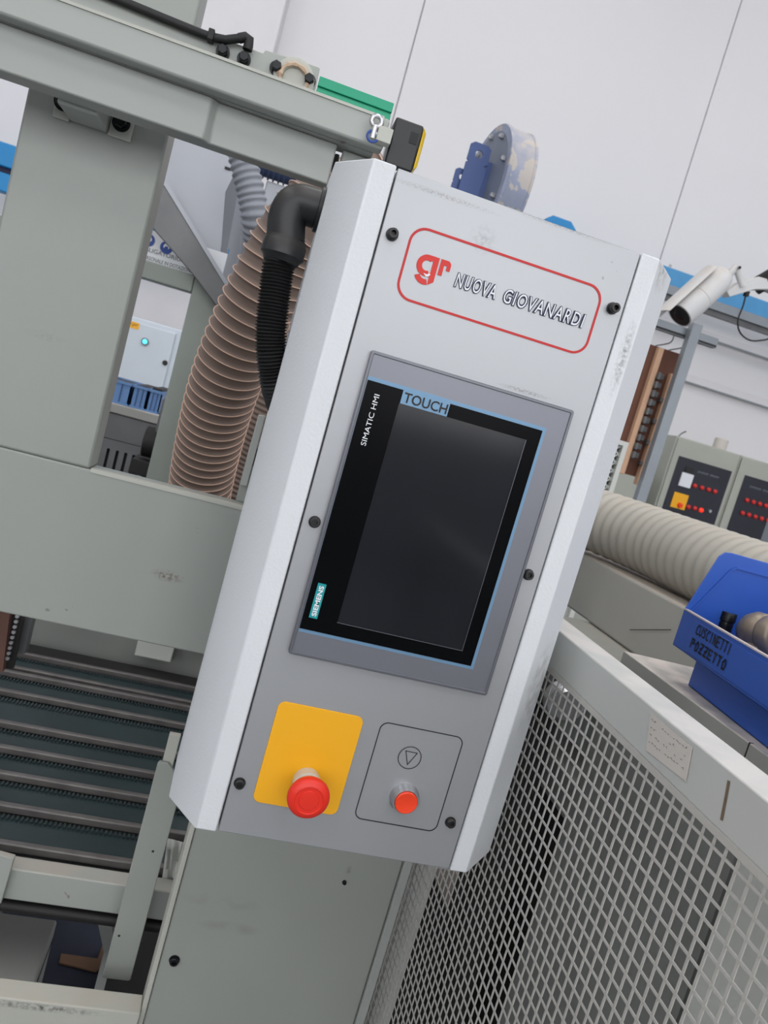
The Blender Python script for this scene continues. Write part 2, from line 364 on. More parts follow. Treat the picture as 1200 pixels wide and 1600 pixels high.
def sm(m, px_, py_, Y, w, h, st, col, ns=60):
    c = aty(px_, py_, Y); smudge(m, c, w, h, st, col, ns)
sm(m_sage, 345, 1408, .25, .055, .012, .55, (84, 82, 76), 25)
sm(m_sage, 360, 1450, .25, .045, .010, .4, (84, 82, 76), 25)
sm(m_sage, 262, 900, .25, .022, .008, .9, (86, 62, 50), 260)
sm(m_sage, 309, 829, .25, .004, .004, .9, (86, 62, 50), 200)
sm(m_sage, 70, 525, .25, .024, .006, .4, (120, 118, 110), 220)
sm(m_sage, 545, 1360, .25, .005, .008, .7, (90, 88, 80), 200)
sm(m_white, 973, 560, 0, .006, .040, .8, (110, 110, 112), 240)
sm(m_white, 1030, 425, .02, .018, .022, .7, (150, 146, 140), 150)
sm(m_white, 830, 1060, .045, .020, .060, .6, (140, 138, 134), 90)
sm(m_door, 755, 375, 0, .014, .014, .35, (96, 98, 100), 260)
sm(m_door, 690, 305, 0, .060, .003, .5, (96, 92, 88), 600)
sm(m_door, 880, 355, 0, .060, .003, .5, (96, 92, 88), 600)
sm(m_door, 820, 612, 0, .030, .0025, .7, (80, 78, 76), 700)
sm(m_edge, 60, 1572, .24, .090, .006, .9, (50, 46, 42), 160)
# ================================================================ the control box
t = thing('control_box', 'white steel operator control box with grey front panel and touch screen in the middle', 'control box', (0.1, 0.07, 1.045))
ZB, ZT = 1.045, 1.649; BX0, BX1, BD = -0.0675, 0.2655, 0.128
prof = [(-0.039, 0.0), (-0.0195, 0.0), (-0.0195, 0.012), (0.2095, 0.012), (0.2095, 0.0), (0.227, 0.0), (BX1, 0.045), (BX1, BD), (BX0, BD), (BX0, 0.045)]
obj('housing', MB().prism([(x, y, ZB) for x, y in prof], (0, 0, ZT - ZB)), m_white, t, bev=0.0014)
obj('front_panel', MB().box(-0.018, 0.2080, 0.0, 0.0115, ZB + .0015, ZT - .0015), m_door, t, bev=0.0008, label='satin grey front panel')
for sx, sz in ((-.0085, 1.5955), (.1975, 1.5955), (-.0075, 1.345), (.196, 1.346), (-.0105, 1.096), (.195, 1.0945)):
    capscrew((sx, 0.0, sz), (0, -1, 0), 0.0043, 0.0085 if sz > 1.5 else 0.005, t, m_black)
# printed name plate
o_ = rrect(.0062, .1858, 1.5477, 1.6098, .0143); i_ = rrect(.0083, .1837, 1.5498, 1.6077, .0124)
obj('label_border', ringband(o_, i_, -0.0004, 0.0002), m_redink, t, label='red rounded outline')
plate = rrect(.0083, .1837, 1.5498, 1.6077, .0124)
# emblem: letters g and r
em = MB()
EY = [0]
def poly2(mb, pts, y=-0.0005):
    EY[0] += 1; y -= EY[0] * .00002
    mb.add([(x, y, z) for x, z in pts], [tuple(range(len(pts)))])
def arc2(cx, cz, r0, r1, a0, a1, n=20, y=-0.0005):
    EY[0] += 1; y -= EY[0] * .00002
    vs = []; fs = []
    for i in range(n + 1):
        a = radians(a0 + (a1 - a0) * i / n)
        vs += [(cx + r0 * cos(a), y, cz + r0 * sin(a)), (cx + r1 * cos(a), y, cz + r1 * sin(a))]
    for i in range(n): fs.append((2 * i, 2 * i + 1, 2 * i + 3, 2 * i + 2))
    em.add(vs, fs)
arc2(.0268, 1.5805, .0042, .0090, 60, 300)
poly2(em, [(.0268, 1.5895), (.0360, 1.5895), (.0360, 1.5718), (.0312, 1.5718), (.0312, 1.5855), (.0285, 1.5843)])
poly2(em, [(.0312, 1.5760), (.0360, 1.5725), (.0360, 1.5700), (.0290, 1.5722)])
arc2(.0275, 1.5745, .0052, .0098, 205, 292)
poly2(em, [(.0315, 1.5655), (.0360, 1.5690), (.0360, 1.5725), (.0310, 1.5708)])
poly2(em, [(.0375, 1.5895), (.0412, 1.5895), (.0412, 1.5760), (.0375, 1.5760)])
poly2(em, [(.0412, 1.5895), (.0445, 1.5895), (.0464, 1.5880), (.0470, 1.5862), (.0470, 1.5812), (.0436, 1.5812), (.0436, 1.5850), (.0412, 1.5850)])
obj('emblem', em, m_redlogo, t, smooth=0, label='red g r emblem')
obj('emblem_scratch', MB().add([(x, -.0010, z) for x, z in [(.0255, 1.5738), (.0282, 1.5716), (.0305, 1.5722), (.0318, 1.5742), (.0305, 1.5752), (.0288, 1.5735)]], [(0, 1, 2, 3, 4, 5)]), m_whiteink, t, smooth=0, label='bare scratch in the emblem')
for body, xa, xb in (('NUOVA', .0535, .0918), ('GIOVANARDI', .0982, .1762)):
    obj('lettering', text_mb(body, (xa, -0.0004, 1.5705), (1, 0, 0), (0, 0, 1), xb - xa, .0132, offset=0.068, shear=0.12, gap=1.12), m_navy, t, smooth=0, label='navy outlined name lettering')
    e = .0006
    obj('lettering_fill', text_mb(body, (xa + e, -0.0009, 1.5705 + e), (1, 0, 0), (0, 0, 1), xb - xa - 2 * e, .0132 - 2 * e, offset=0.0, shear=0.12, gap=1.19), m_whiteink, t, smooth=0)
# touch screen
YS = -0.006
ts = obj('touch_screen', ringband(rrect(0, .190, 1.2262, 1.5000, .0022, 3), rrect(.0028, .1872, 1.2290, 1.4972, .001, 3), YS, 0.0), m_bezel, t, bev=0.0006, label='portrait touch screen with grey bezel')
obj('fascia', MB().box(.0028, .1872, YS + .0010, 0.0, 1.2290, 1.4972), m_fascia, ts)
obj('blue_line', MB().prism([(.0035, YS + .0008, 1.2478), (.1697, YS + .0008, 1.2478), (.1697, YS + .0008, 1.4785), (.0035, YS + .0008, 1.4785)], (0, .0003, 0)), m_bluelin, ts, label='light blue printed line')
obj('glass', MB().box(.0036, .1666, YS + .0003, YS + .0009, 1.2509, 1.4752), m_glassblk, ts, label='black glass front')
obj('display', MB().box(.0349, .1541, YS - .0001, YS + .0004, 1.2634, 1.4635), m_display, ts, label='switched off dark display')
edge = MB(); y_ = YS - .0002
for a in ((.0346, .1544, 1.2631, 1.2636), ): edge.box(a[0], a[1], y_, y_ + .0002, a[2], a[3])
edge.box(.1539, .1543, y_, y_ + .0002, 1.2634, 1.4635)
obj('display_edge', edge, m_bezel, ts)
obj('touch_label', MB().box(.0355, .0783, YS - .0004, YS, 1.4636, 1.4752), m_bluelin, ts, label='light blue touch label')
obj('lettering', text_mb('TOUCH', (.0375, YS - .0005, 1.4652), (1, 0, 0), (0, 0, 1), .0395, .0088, offset=0.012), m_ink, ts, smooth=0)
obj('lettering', text_mb('SIMATIC HMI', (.0168, YS - .0002, 1.4205), (0, 0, 1), (-1, 0, 0), .0448, .0046), m_whiteink, ts, smooth=0)
obj('maker_label', MB().box(.0090, .0165, YS - .0005, YS, 1.2625, 1.2945), m_teal, ts, label='teal maker label')
obj('lettering', text_mb('SIEMENS', (.0150, YS - .0006, 1.2645), (0, 0, 1), (-1, 0, 0), .0280, .0044, offset=0.03), m_whiteink, ts, smooth=0)
# emergency stop
yp = obj('yellow_plate', MB().prism([(x, 0.0, z) for x, z in rrect(.0045, .0845, 1.0812, 1.1802, .007)], (0, -.0012, 0)), m_yellow, t, bev=0.0003, label='yellow backing plate')
eb = obj('emergency_button', MB().lathe((.0478, -.001, 1.1105), (0, -1, 0), [(0, .0125), (.004, .0132), (.012, .0132), (.013, .0122), (.02, .0122), (.021, .0105), (.027, .0105)], 40), m_collar, t, label='clear collar of the stop button')
obj('button_head', MB().lathe((.0478, -.025, 1.1105), (0, -1, 0), [(0, .013), (.001, .0175), (.005, .0190), (.009, .0186), (.0115, .0165), (.0124, .0128), (.0116, .0122), (.0116, .0090), (.0124, .0085), (.0126, .004), (.0127, 0)], 48), m_red, eb, smooth=50, label='red mushroom head')
ar = MB(); arc_keep = em; em = ar
arc2(.0478, 1.1105, .0096, .0106, 200, 300, y=-.0371); arc2(.0478, 1.1105, .0096, .0106, 20, 120, y=-.0371)
em = arc_keep
# push button field
obj('field_outline', ringband(rrect(.1012, .1838, 1.0815, 1.1800, .008), rrect(.1021, .1829, 1.0824, 1.1791, .0072), -0.0004, 0.0002), m_ink, t, label='black rounded outline')
sy = MB(); em = sy; arc2(.1372, 1.1503, .0106, .0113, 0, 360, 40)
tri = [(.1318, 1.1562), (.1432, 1.1560), (.1370, 1.1432)]
for a, b in zip(tri, tri[1:] + tri[:1]): stroke(sy, [(a[0], -.0002, a[1]), (b[0], -.0002, b[1])], .0007, (0, -1, 0))
obj('start_symbol', sy, m_ink, t, smooth=0, label='triangle in a circle symbol')
pb = obj('push_button', MB().lathe((.1432, 0, 1.1110), (0, -1, 0), [(0, .0142), (.002, .0142), (.0035, .0132), (.0085, .0128), (.0100, .0120), (.0100, .0112), (.006, .0110)], 40), m_steel, t, label='chrome button ring')
obj('button_cap', MB().lathe((.1432, -.006, 1.1110), (0, -1, 0), [(0, .0108), (.0052, .0108), (.0060, .0100), (.0056, .008), (.0052, .004), (.0050, 0)], 36), m_redlit, pb, label='orange red push cap')
obj('mounting_arm', MB().box(0.04, 0.16, BD, .2498, 1.22, 1.38), m_sage, t, bev=0.002)
obj('top_clip', MB().box(.025, .085, .10, .118, ZT, ZT + .004), m_darkmetal, t)

# ================================================================ black conduit with elbow
t = thing('cable_conduit', 'black ribbed cable conduit with elbow fitting on the left side of the control box', 'conduit', (-0.1, 0.09, 1.3))
ey = 0.085
ce_ = aty(451, 335, ey); cc_ = aty(443, 390, ey); ch_ = aty(485, 323, ey)
ZE = ch_.z
ep = [(BX0 - .0005, ey, ZE), (-.074, ey, ZE), (ce_.x + .010, ey, ZE - .0005), (ce_.x + .0035, ey, ZE - .003), (ce_.x + .0004, ey, ZE - .010), (ce_.x, ey, ZE - .020), (cc_.x, ey, cc_.z + .008)]
p_, _ = smoothpath(ep, 30)
obj('elbow', MB().rings(p_, .0176, 32), m_black, t, smooth=60)
obj('locking_ring', MB().lathe((BX0 - .0004, ey, ZE), (-1, 0, 0), [(0, .0205), (.003, .0205), (.0035, .0190)], 28), m_black, t)
obj('collar', MB().lathe((cc_.x, ey, cc_.z + .010), (0, 0, -1), [(0, .0190), (.004, .0195), (.005, .0202), (.016, .0202), (.018, .0180), (.022, .0160)], 32), m_black, t)
cpts = [(cc_.x, ey, cc_.z - .010)] + [aty(*p, y) for p, y in (((435, 417), ey), ((428, 470), ey), ((423, 523), ey + .001), ((426, 570), ey + .004), ((436, 618), ey + .014), ((452, 660), ey + .05), ((475, 700), ey + .08))]
obj('ribbed_hose', hose(cpts, .0140, .0030, .0012, seg=22, per=6), m_blackmat, t, smooth=80)

# ================================================================ machine frame
YC = 0.25
t = thing('welded_gantry', 'sage grey welded machine frame with columns and crossbeam behind the control box', 'machine frame', (-0.3, 0.26, 0))
th = 0.045
obj('column', MB().box(-.386, -.2405, YC, YC + th, 1.302, 2.2), m_sage, t, bev=0.003)
obj('crossbeam', MB().box(-1.2, -.0212, YC, YC + th, 1.116, 1.3018), m_sage, t, bev=0.002)
obj('sill_edge', MB().box(-.239, -.0215, YC - .001, YC + .010, 1.299, 1.3035), m_edge, t)
obj('column', MB().box(-.0208, .255, YC, YC + th, 0, 1.665), m_sage, t, bev=0.003)
obj('side_flange', MB().box(.2555, .267, YC - .004, YC + .05, 0, 1.66), m_sage_b, t, bev=0.001, label='lighter edge flange')
obj('side_flange', MB().box(-.0275, -.0212, YC - .002, YC + .05, 0, 1.112), m_edge, t, bev=0.001, label='pale left edge flange')
obj('base_rail', MB().box(-1.2, -.0280, YC - .012, YC + .02, .52, .640), m_edge, t, bev=0.002, label='chipped lower rail')
capscrew((-.003, YC, .711), (0, -1, 0), .0055, .006, t)
capscrew((.185, YC, .853), (0, -1, 0), .0025, .003, t)
# smudges live in the enamel; bracket that carries the beam
br = obj('beam_bracket', MB().box(-.339, -.300, .1915, YC - .003, 1.6565, 1.695), m_sage_b, t, bev=0.002)
for xa, xb in ((-.356, -.3395), (-.2995, -.276)):
    obj('bracket_plate', MB().box(xa, xb, YC - .005, YC - .0005, 1.655, 1.690), m_edge, br, bev=0.0008)
hexbolt('bolt', (-.348, YC - .005, 1.672), (0, -1, 0), .0065, .008, br)
hexbolt('bolt', (-.2885, YC - .005, 1.671), (0, -1, 0), .0065, .008, br)

# ================================================================ overhead beam
t = thing('overhead_beam', 'long grey double beam crossing the top left above the control box', 'beam', (-0.3, 0.16, 1.66))
obj('front_rail', MB().box(-1.1, -.0235, .140, .1595, 1.7010, 1.7310), m_sage_b, t, bev=0.0025)
obj('rear_channel', MB().prism([(-1.1, .160, 1.66), (-.194, .160, 1.66), (-.188, .168, 1.66), (-.0665, .168, 1.66), (-.0665, .1905, 1.66), (-1.1, .1905, 1.66)], (0, 0, .0405)), m_sage_b, t, bev=.0015)
obj('lower_flange', MB().box(-1.1, -.0300, .1600, .1905, 1.7006, 1.7036), m_sage_b, t)
obj('end_plate', MB().box(-.0595, -.0240, .176, .1905, 1.58, 1.7003), m_sage_b, t, bev=0.002)
obj('rear_tube', MB().box(-1.1, -.226, .1605, .1905, 1.7038, 1.7410), m_sage_b, t, bev=0.006)
PY = .191
tp = [aty(*p, PY) for p in ((495, 145), (500, 107), (497, 104), (415, 78), (411, 83), (330, 55))]
obj('top_plate', MB().prism([(-1.1, PY, 1.70), (tp[0].x, PY, 1.70), tp[1], tp[2], tp[3], tp[4], (-1.1, PY, tp[4].z - .002)], (0, .008, 0)), m_sage_b, t, bev=0.0008)
for p in ((348, 80), (381, 91), (432, 105), (483, 125)):
    q = aty(*p, PY - .004); hexbolt('bolt', (q.x, PY, q.z), (0, -1, 0), .0048, .010, t)
q = aty(459, 124, PY - .004)
obj('bearing_flange', MB().lathe((q.x, PY - .0002, q.z), (0, -1, 0), [(0, .021), (.004, .021), (.006, .017), (.006, .012), (.003, .011), (.003, 0)], 24), m_edge, t, label='dusty bearing flange')
obj('dust_ring', MB().rings([(q.x + .0145 * cos(a), PY - .006, q.z + .0135 * sin(a)) for a in [2 * pi * i / 26 for i in range(27)]], [.0016 + .0030 * random.random() for _ in range(27)], 6), m_sawdust, t, label='ring of wood dust')
g = obj('guide_strip', MB().box(-.1000, -.0235, .150, .166, 1.7312, 1.7385).box(-.1000, -.0235, .150, .166, 1.7408, 1.7500).box(-.0995, -.0240, .1525, .166, 1.738, 1.741), m_green, t, bev=0.0006, label='green plastic guide strip')
t2 = obj('edge_lip', MB().box(-1.1, -.0300, .1385, .1399, 1.7285, 1.7312), m_edge, t, label='worn pale top edge')

t = thing('air_hose', 'black pneumatic hose with clip and elbow along the top of the overhead beam', 'hose', (-0.3, 0.17, 1.76))
hp = [(-1.1, .186, 1.7640), (-.5, .186, 1.7665), (-.33, .186, 1.7650), (-.25, .186, 1.7625), (-.21, .185, 1.7615), (-.192, .184, 1.7655), (-.184, .184, 1.7700)]
p_, _ = smoothpath(hp, 60)
obj('tube', MB().rings(p_, .0042, 12), m_blackmat, t, smooth=60)
obj('fitting', MB().rings([(-.186, .184, 1.7690), (-.180, .184, 1.7725), (-.176, .184, 1.7715), (-.1755, .184, 1.7660), (-.1755, .184, 1.7615)], .0048, 12), m_blackmat, t, smooth=50)
obj('clip', MB().box(-.2150, -.2090, .179, .1908, 1.7570, 1.7675), m_blackmat, t, bev=0.0008)

t = thing('limit_switch', 'black square sensor with yellow face at the right end of the overhead beam', 'sensor', (0, 0.15, 1.7))
pl = [aty(*p, .140) for p in ((620, 184), (664, 197), (647, 271), (603, 254), (617, 217))]
obj('sensor_body', MB().box(-.0185, .0105, .140, .172, 1.6900, 1.7360), m_black, t, bev=0.002)
obj('yellow_face', MB().prism([(.011, .141, 1.694), (.011, .141, 1.735), (.0145, .144, 1.731), (.0155, .150, 1.725), (.0150, .146, 1.700)][:3] + [(.0155, .150, 1.712), (.0145, .144, 1.698)], (0, .026, 0)), m_yellow2, t, bev=0.0005, label='yellow sensing face')
obj('label', MB().box(-.0005, .0075, .1394, .1399, 1.716, 1.727), m_blackmat, t)
obj('mounting_block', MB().box(-.0335, -.019, .126, .1395, 1.7040, 1.7180), m_edge, t, bev=0.0006, label='bright mounting block')

t = thing('rod_end', 'steel rod end with blue ring hanging beside the black and yellow sensor', 'fitting', (-.038, .125, 1.71))
def ring(c, R_, r_, ax='y', seg=28):
    pts = []
    for i in range(seg + 1):
        a = 2 * pi * i / seg
        pts.append((c[0] + R_ * cos(a), c[1], c[2] + R_ * sin(a)) if ax == 'y' else (c[0], c[1] + R_ * cos(a), c[2] + R_ * sin(a)))
    return MB().rings(pts, r_, 8)
obj('eye', ring((-.0370, .128, 1.7205), .0050, .0023), m_steel, t, smooth=70)
obj('shank', MB().cyl((-.0370, .128, 1.7160), (-.0370, .128, 1.7040), .0030, 14), m_steel, t)
obj('blue_ring', ring((-.0372, .1275, 1.7060), .0052, .0012), m_signblue, t, smooth=70)
obj('pin', MB().cyl((-.0370, .1285, 1.7090), (-.0337, .1285, 1.7095), .0025, 10), m_steel, t)

tag(obj('sensor_cable', MB().rings(smoothpath([(-.0640, .200, 1.7000), (-.0620, .200, 1.6800), (-.0600, .200, 1.6620), (-.0600, .198, 1.62), (-.055, .19, 1.58)], 14)[0], .0032, 10), m_blackmat), 'thin black cable dropping from the beam behind the control box', 'cable')

# ================================================================ dust hoses behind the frame
bh = [aty(600, 290, .70), aty(530, 312, .70), aty(478, 348, .70), aty(446, 392, .72), aty(419, 445, .74), aty(392, 500, .77), aty(366, 560, .81), aty(345, 620, .86), aty(327, 690, .93), aty(315, 750, .99), aty(303, 830, 1.06), aty(292, 890, 1.10)]
t = thing('dust_hose', 'thick brown ribbed extraction hose passing behind the frame opening', 'hose', bh[6])
hb, hw = spiral_hose(bh, .0655, .0205, .0046, seg=48, per=18, wire=.0010)
obj('hose_wall', hb, m_brownhose, t, smooth=80)
obj('wire_helix', hw, m_copper, t, smooth=80, label='copper coloured wire ribs')
bh2 = [aty(475, 500, 1.15), aty(440, 590, 1.15), aty(416, 660, 1.17), aty(391, 730, 1.2), aty(366, 800, 1.22), aty(350, 870, 1.24), aty(338, 930, 1.25), aty(330, 1000, 1.26)]
t = thing('dust_hose', 'second brown ribbed hose half hidden to the right behind the thick one', 'hose', bh2[3])
obj('hose_wall', hose(bh2, .050, .0125, .0018, seg=30, per=6), m_brownhose, t, smooth=80)
gh = [aty(372, 215, 1.2), aty(381, 255, 1.2), aty(393, 305, 1.2), aty(399, 350, 1.21), aty(396, 400, 1.28), aty(382, 450, 1.42), aty(374, 470, 1.49)]
t = thing('flexible_duct', 'grey ribbed hose curving down beside the pale metal hood', 'hose', gh[2])
obj('hose_wall', hose(gh, .0310, .0150, .0022, seg=26, per=6), m_greyhose, t, smooth=80)

# ---- pale hood, diagonal brace, rear frame
Yh = 1.49
t = thing('extraction_hood', 'pale sheet metal hood behind the diagonal brace at upper left', 'hood', aty(320, 330, Yh))
hq = [aty(*p, Yh) for p in ((205, 180), (384, 236), (352, 300), (340, 455), (322, 425), (235, 290))]
obj('hood_front', MB().prism(hq, (0, .01, 0)), m_hood, t)
hq2 = [aty(384, 236, Yh), aty(392, 262, Yh + .14), aty(378, 390, Yh + .14), aty(356, 480, Yh + .14), aty(340, 470, Yh), aty(352, 300, Yh)]
obj('support_leg', MB().box(aty(330, 470, Yh).x - .03, aty(330, 470, Yh).x + .01, Yh + .03, Yh + .06, 0, aty(330, 440, Yh).z), m_rear, t)
obj('hood_side', MB().prism(hq2, (.006, .01, 0)), m_hood, t)
sl = aty(356, 263, Yh - .004)
obj('slot', MB().box(sl.x - .008, sl.x + .008, Yh - .004, Yh - .0005, sl.z - .003, sl.z + .003), m_dark, t)
Yr = 1.42
t = thing('rear_gantry', 'dull green grey rear frame with upright and cross member seen through the opening', 'frame', aty(300, 500, Yr))
a = aty(302, 445, Yr); a2 = aty(215, 405, Yr)
ztop = aty(296, 427, Yr).z; zbot = aty(302, 458, Yr).z
obj('upright', MB().box(a.x, a.x + .10, Yr, Yr + .06, 0, ztop + .01), m_rear, t, bev=0.003)
obj('cross_member', MB().box(a.x - .6, a.x - .0005, Yr, Yr + .05, zbot, ztop), m_rear, t, bev=0.003)
b0 = [aty(*p, Yr - .03) for p in ((222, 262), (246, 272), (352, 445), (356, 500), (339, 479), (299, 426), (234, 351), (200, 300))]
obj('diagonal_brace', MB().prism(b0, (0, .028, 0)), m_darkmetal, t, bev=0.002, label='scuffed steel diagonal brace')
bl = [aty(*p, Yr - .034) for p in ((246, 272), (252, 270), (358, 444), (352, 446))]
obj('brace_lip', MB().prism(bl, (0, .0035, 0)), m_hood, t)
# ---- safety sign
Yq = 1.481
t = thing('safety_sign', 'white safety sign with blue round symbols above the rear cross member', 'sign', aty(260, 400, Yq))
zb = aty(296, 433, Yq).z; xl = aty(150, 400, Yq).x; xr = aty(345, 440, Yq).x; zt = aty(245, 362, Yq).z
obj('sign_board', MB().box(xl, xr, Yq, Yq + .004, zb - .01, zt), m_sign, t)
for px_, py_ in ((232, 375), (260, 387), (288, 395), (204, 368)):
    c = aty(px_, py_, Yq - .001)
    obj('symbol', MB().lathe((c.x, Yq - .0002, c.z), (0, -1, 0), [(0, .0160), (.0008, .0160)], 28), m_signblue, t)
    obj('symbol_figure', MB().prism([(c.x + .0082 * cos(a_), Yq - .0015, c.z + .0015 + .0090 * sin(a_) * (1 if sin(a_) > 0 else .6)) for a_ in [2 * pi * i / 14 for i in range(14)]], (0, .0004, 0)), m_sign, t)
    obj('symbol_figure', MB().prism([(c.x + .0050 * cos(a_), Yq - .0020, c.z - .001 + .0044 * sin(a_)) for a_ in [2 * pi * i / 10 for i in range(10)]], (0, .0004, 0)), m_signblue, t)
l1 = aty(296, 421, Yq); l2 = aty(296, 433, Yq)
hgt = .0066
la = aty(224, 391, Yq); lb = aty(222, 402, Yq)
obj('lettering', text_mb('OBBLIGATORIO USARE MEZZI', (la.x - .018, Yq - .0004, la.z), (1, 0, 0), (0, 0, 1), .215, .0108, offset=.01), m_darkmetal, t, smooth=0)
obj('lettering', text_mb('PERSONALE IN DOTAZIONE A', (lb.x + .001, Yq - .0004, lb.z - .002), (1, 0, 0), (0, 0, 1), .137, .0100, offset=.01), m_darkmetal, t, smooth=0)
tag(obj('sign_trim', MB().box(xl, xr, Yq + .02, Yq + .035, zt + .001, zt + .016), m_blue), 'narrow blue strip above the safety sign', 'strip')

# ---- far left cabinet
Yk = 3.6
c0 = aty(195, 489, Yk); c1 = aty(287, 517, Yk); cb = aty(262, 640, Yk)
t = thing('electric_cabinet', 'pale blue grey electric cabinet with cyan lamp seen through the frame opening', 'cabinet', (c1.x - .4, Yk + .2, 0))
obj('cabinet_body', MB().box(c1.x - .75, c1.x, Yk + .012, Yk + .4, 0.1, c1.z), m_cabblue, t, bev=0.006)
obj('cabinet_door', MB().box(c1.x - .74, c1.x - .035, Yk - .006, Yk + .0115, .14, c1.z - .025), m_cabblue, t, bev=0.004)
obj('plinth', MB().box(c1.x - .74, c1.x - .01, Yk + .03, Yk + .38, 0, .1), m_dark, t)
q = aty(227, 534, Yk)
obj('lamp_ring', MB().lathe((q.x, Yk - .006, q.z), (0, -1, 0), [(0, .019), (.01, .019)], 20), m_darkmetal, t)
obj('pilot_lamp', MB().lathe((q.x, Yk - .016, q.z), (0, -1, 0), [(0, .013), (.006, .011), (.008, .004)], 16), m_lampcy, t, label='lit cyan pilot lamp')
q = aty(258, 567, Yk)
obj('lock', MB().lathe((q.x, Yk - .006, q.z), (0, -1, 0), [(0, .014), (.01, .012)], 16), m_dark, t)
q = aty(205, 507, Yk)
obj('yellow_sticker', MB().box(q.x - .05, q.x + .042, Yk - .0075, Yk - .0062, q.z - .017, q.z + .017), m_yellow, t, label='yellow warning sticker')
st = MB()
for i in range(5): stroke(st, [(q.x - .035 + i * .014, Yk - .0078, q.z - .006 * (i % 2)), (q.x - .025 + i * .014, Yk - .0078, q.z + .006)], .003, (0, -1, 0))
obj('sticker_print', st, m_ink, t, smooth=0)

# ---- bench with blue crates in the opening
Yt = 1.9
bt = aty(250, 648, Yt); z1 = aty(252, 650, Yt).z
t = thing('work_bench', 'grey steel bench with slotted side panel under the blue crates', 'bench', aty(200, 700, Yt))
xr = aty(256, 660, Yt).x
obj('bench_top', MB().box(xr - .9, xr, Yt, Yt + .45, z1 - .03, z1), m_ledge, t, bev=0.003)
obj('side_beam', MB().box(xr - .9, xr - .004, Yt + .012, Yt + .05, z1 - .115, z1 - .031), m_darkmetal, t, bev=0.003)
xp = aty(216, 720, Yt).x
pn = MB(); 
zz0 = aty(205, 752, Yt).z; zz1 = z1 - .115
xs = [aty(p, 715, Yt).x for p in (163, 168, 178, 183, 192, 197, 205, 210, 217)]
pn.box(xr - .9, xs[0], Yt + .012, Yt + .03, 0, zz1)
for k in range(1, 8, 2): pn.box(xs[k], xs[k + 1] if k < 7 else xp + .005, Yt + .012, Yt + .03, 0, zz1)
for k in range(0, 7, 2): pn.box(xs[k], xs[k + 1], Yt + .012, Yt + .03, zz1 - .03, zz1)
pn.box(xs[0], xp, Yt + .012, Yt + .03, 0, zz0 - .05)
obj('back_panel', MB().box(xr - .9, xp, Yt + .0305, Yt + .04, 0, zz1), m_dark, t)  # added dark sheet, its colour gives the darkness seen through the slots
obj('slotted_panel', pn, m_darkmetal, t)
obj('leg', MB().box(xp - .02, xp + .02, Yt + .38, Yt + .42, 0, z1 - .031), m_darkmetal, t)
for i in range(3):
    q = aty((160, 196, 222)[i], 640, Yt)
    xa = (aty(150, 640, Yt).x, aty(198, 640, Yt).x + .001, aty(225, 640, Yt).x + .001)[i]; xb = (aty(196, 640, Yt).x, aty(224, 640, Yt).x, aty(247, 640, Yt).x)[i]
    za = z1 + .0005; zb_ = aty(235, 608, Yt).z
    cr = MB().box(xa, xb, Yt + .02, Yt + .28, za, za + .004).box(xa, xb, Yt + .02, Yt + .025, za, zb_).box(xa, xb, Yt + .275, Yt + .28, za, zb_).box(xa, xa + .004, Yt + .02, Yt + .28, za, zb_).box(xb - .004, xb, Yt + .02, Yt + .28, za, zb_)
    cr2 = MB().box(xa - .001, xb + .001, Yt + .014, Yt + .02, zb_ - .008, zb_)
    o = thing('storage_crate', ('leftmost blue plastic crate on the bench, partly behind the column', 'middle blue plastic crate on the bench behind the frame', 'rightmost blue plastic crate, at the end of the bench')[i], 'crate', (xa, Yt + .1, za), 'blue crates on the bench')
    obj('crate_shell', cr, m_crate, o); obj('base_band', MB().box(xa - .001, xb + .001, Yt + .016, Yt + .0199, za, za + .006), m_crate, o); obj('rim_band', cr2, m_crate, o)
    rb = MB()
    for k in range(2): rb.box(xa + (xb - xa) * (.33 + .33 * k) - .0014, xa + (xb - xa) * (.33 + .33 * k) + .0014, Yt + .016, Yt + .0199, za + .006, zb_ - .008)
    obj('rib', rb, mat('crate_shadow_blue_%d' % i, (60, 88, 140), .5), o)  # ribs in a darker blue than the shell
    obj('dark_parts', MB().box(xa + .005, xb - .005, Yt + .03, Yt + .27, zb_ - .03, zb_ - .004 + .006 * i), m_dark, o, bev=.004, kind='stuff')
# ---- dark machine bits beyond bench
t = thing('gearbox', 'grimy dark gearbox beside the bench end, left of the thick brown hose', 'gearbox', aty(250, 690, 1.6))
q = aty(262, 640, 1.6)
obj('gear_case', MB().box(q.x - .02, q.x + .05, 1.6, 1.7, q.z - .12, q.z + .03), m_darkmetal, t, bev=.008)
obj('motor', MB().cyl((q.x - .045, 1.63, q.z - .105), (q.x + .10, 1.63, q.z - .105), .045, 24), m_dark, t, bev=.004)
obj('bracket_foot', MB().box(q.x - .06, q.x + .06, 1.58, 1.70, q.z - .20, q.z - .155), m_dark, t, bev=.003)
obj('support', MB().box(q.x - .03, q.x + .03, 1.63, 1.69, 0, q.z - .20), m_dark, t)
tag(obj('loose_cable', MB().rings(smoothpath([aty(205, 735, 1.75), aty(230, 738, 1.7), aty(250, 748, 1.66), aty(275, 752, 1.62)], 20)[0], .006, 8), m_blackmat), 'black cable sagging below the gearbox behind the frame sill', 'cable')
tag(obj('floor_cabinet', MB().box(-1.3, .1, 2.6, 3.0, 0, aty(230, 735, 2.6).z - .02), m_innerw, bev=.01), 'low white cabinet on the floor behind the sill of the frame opening', 'cabinet')
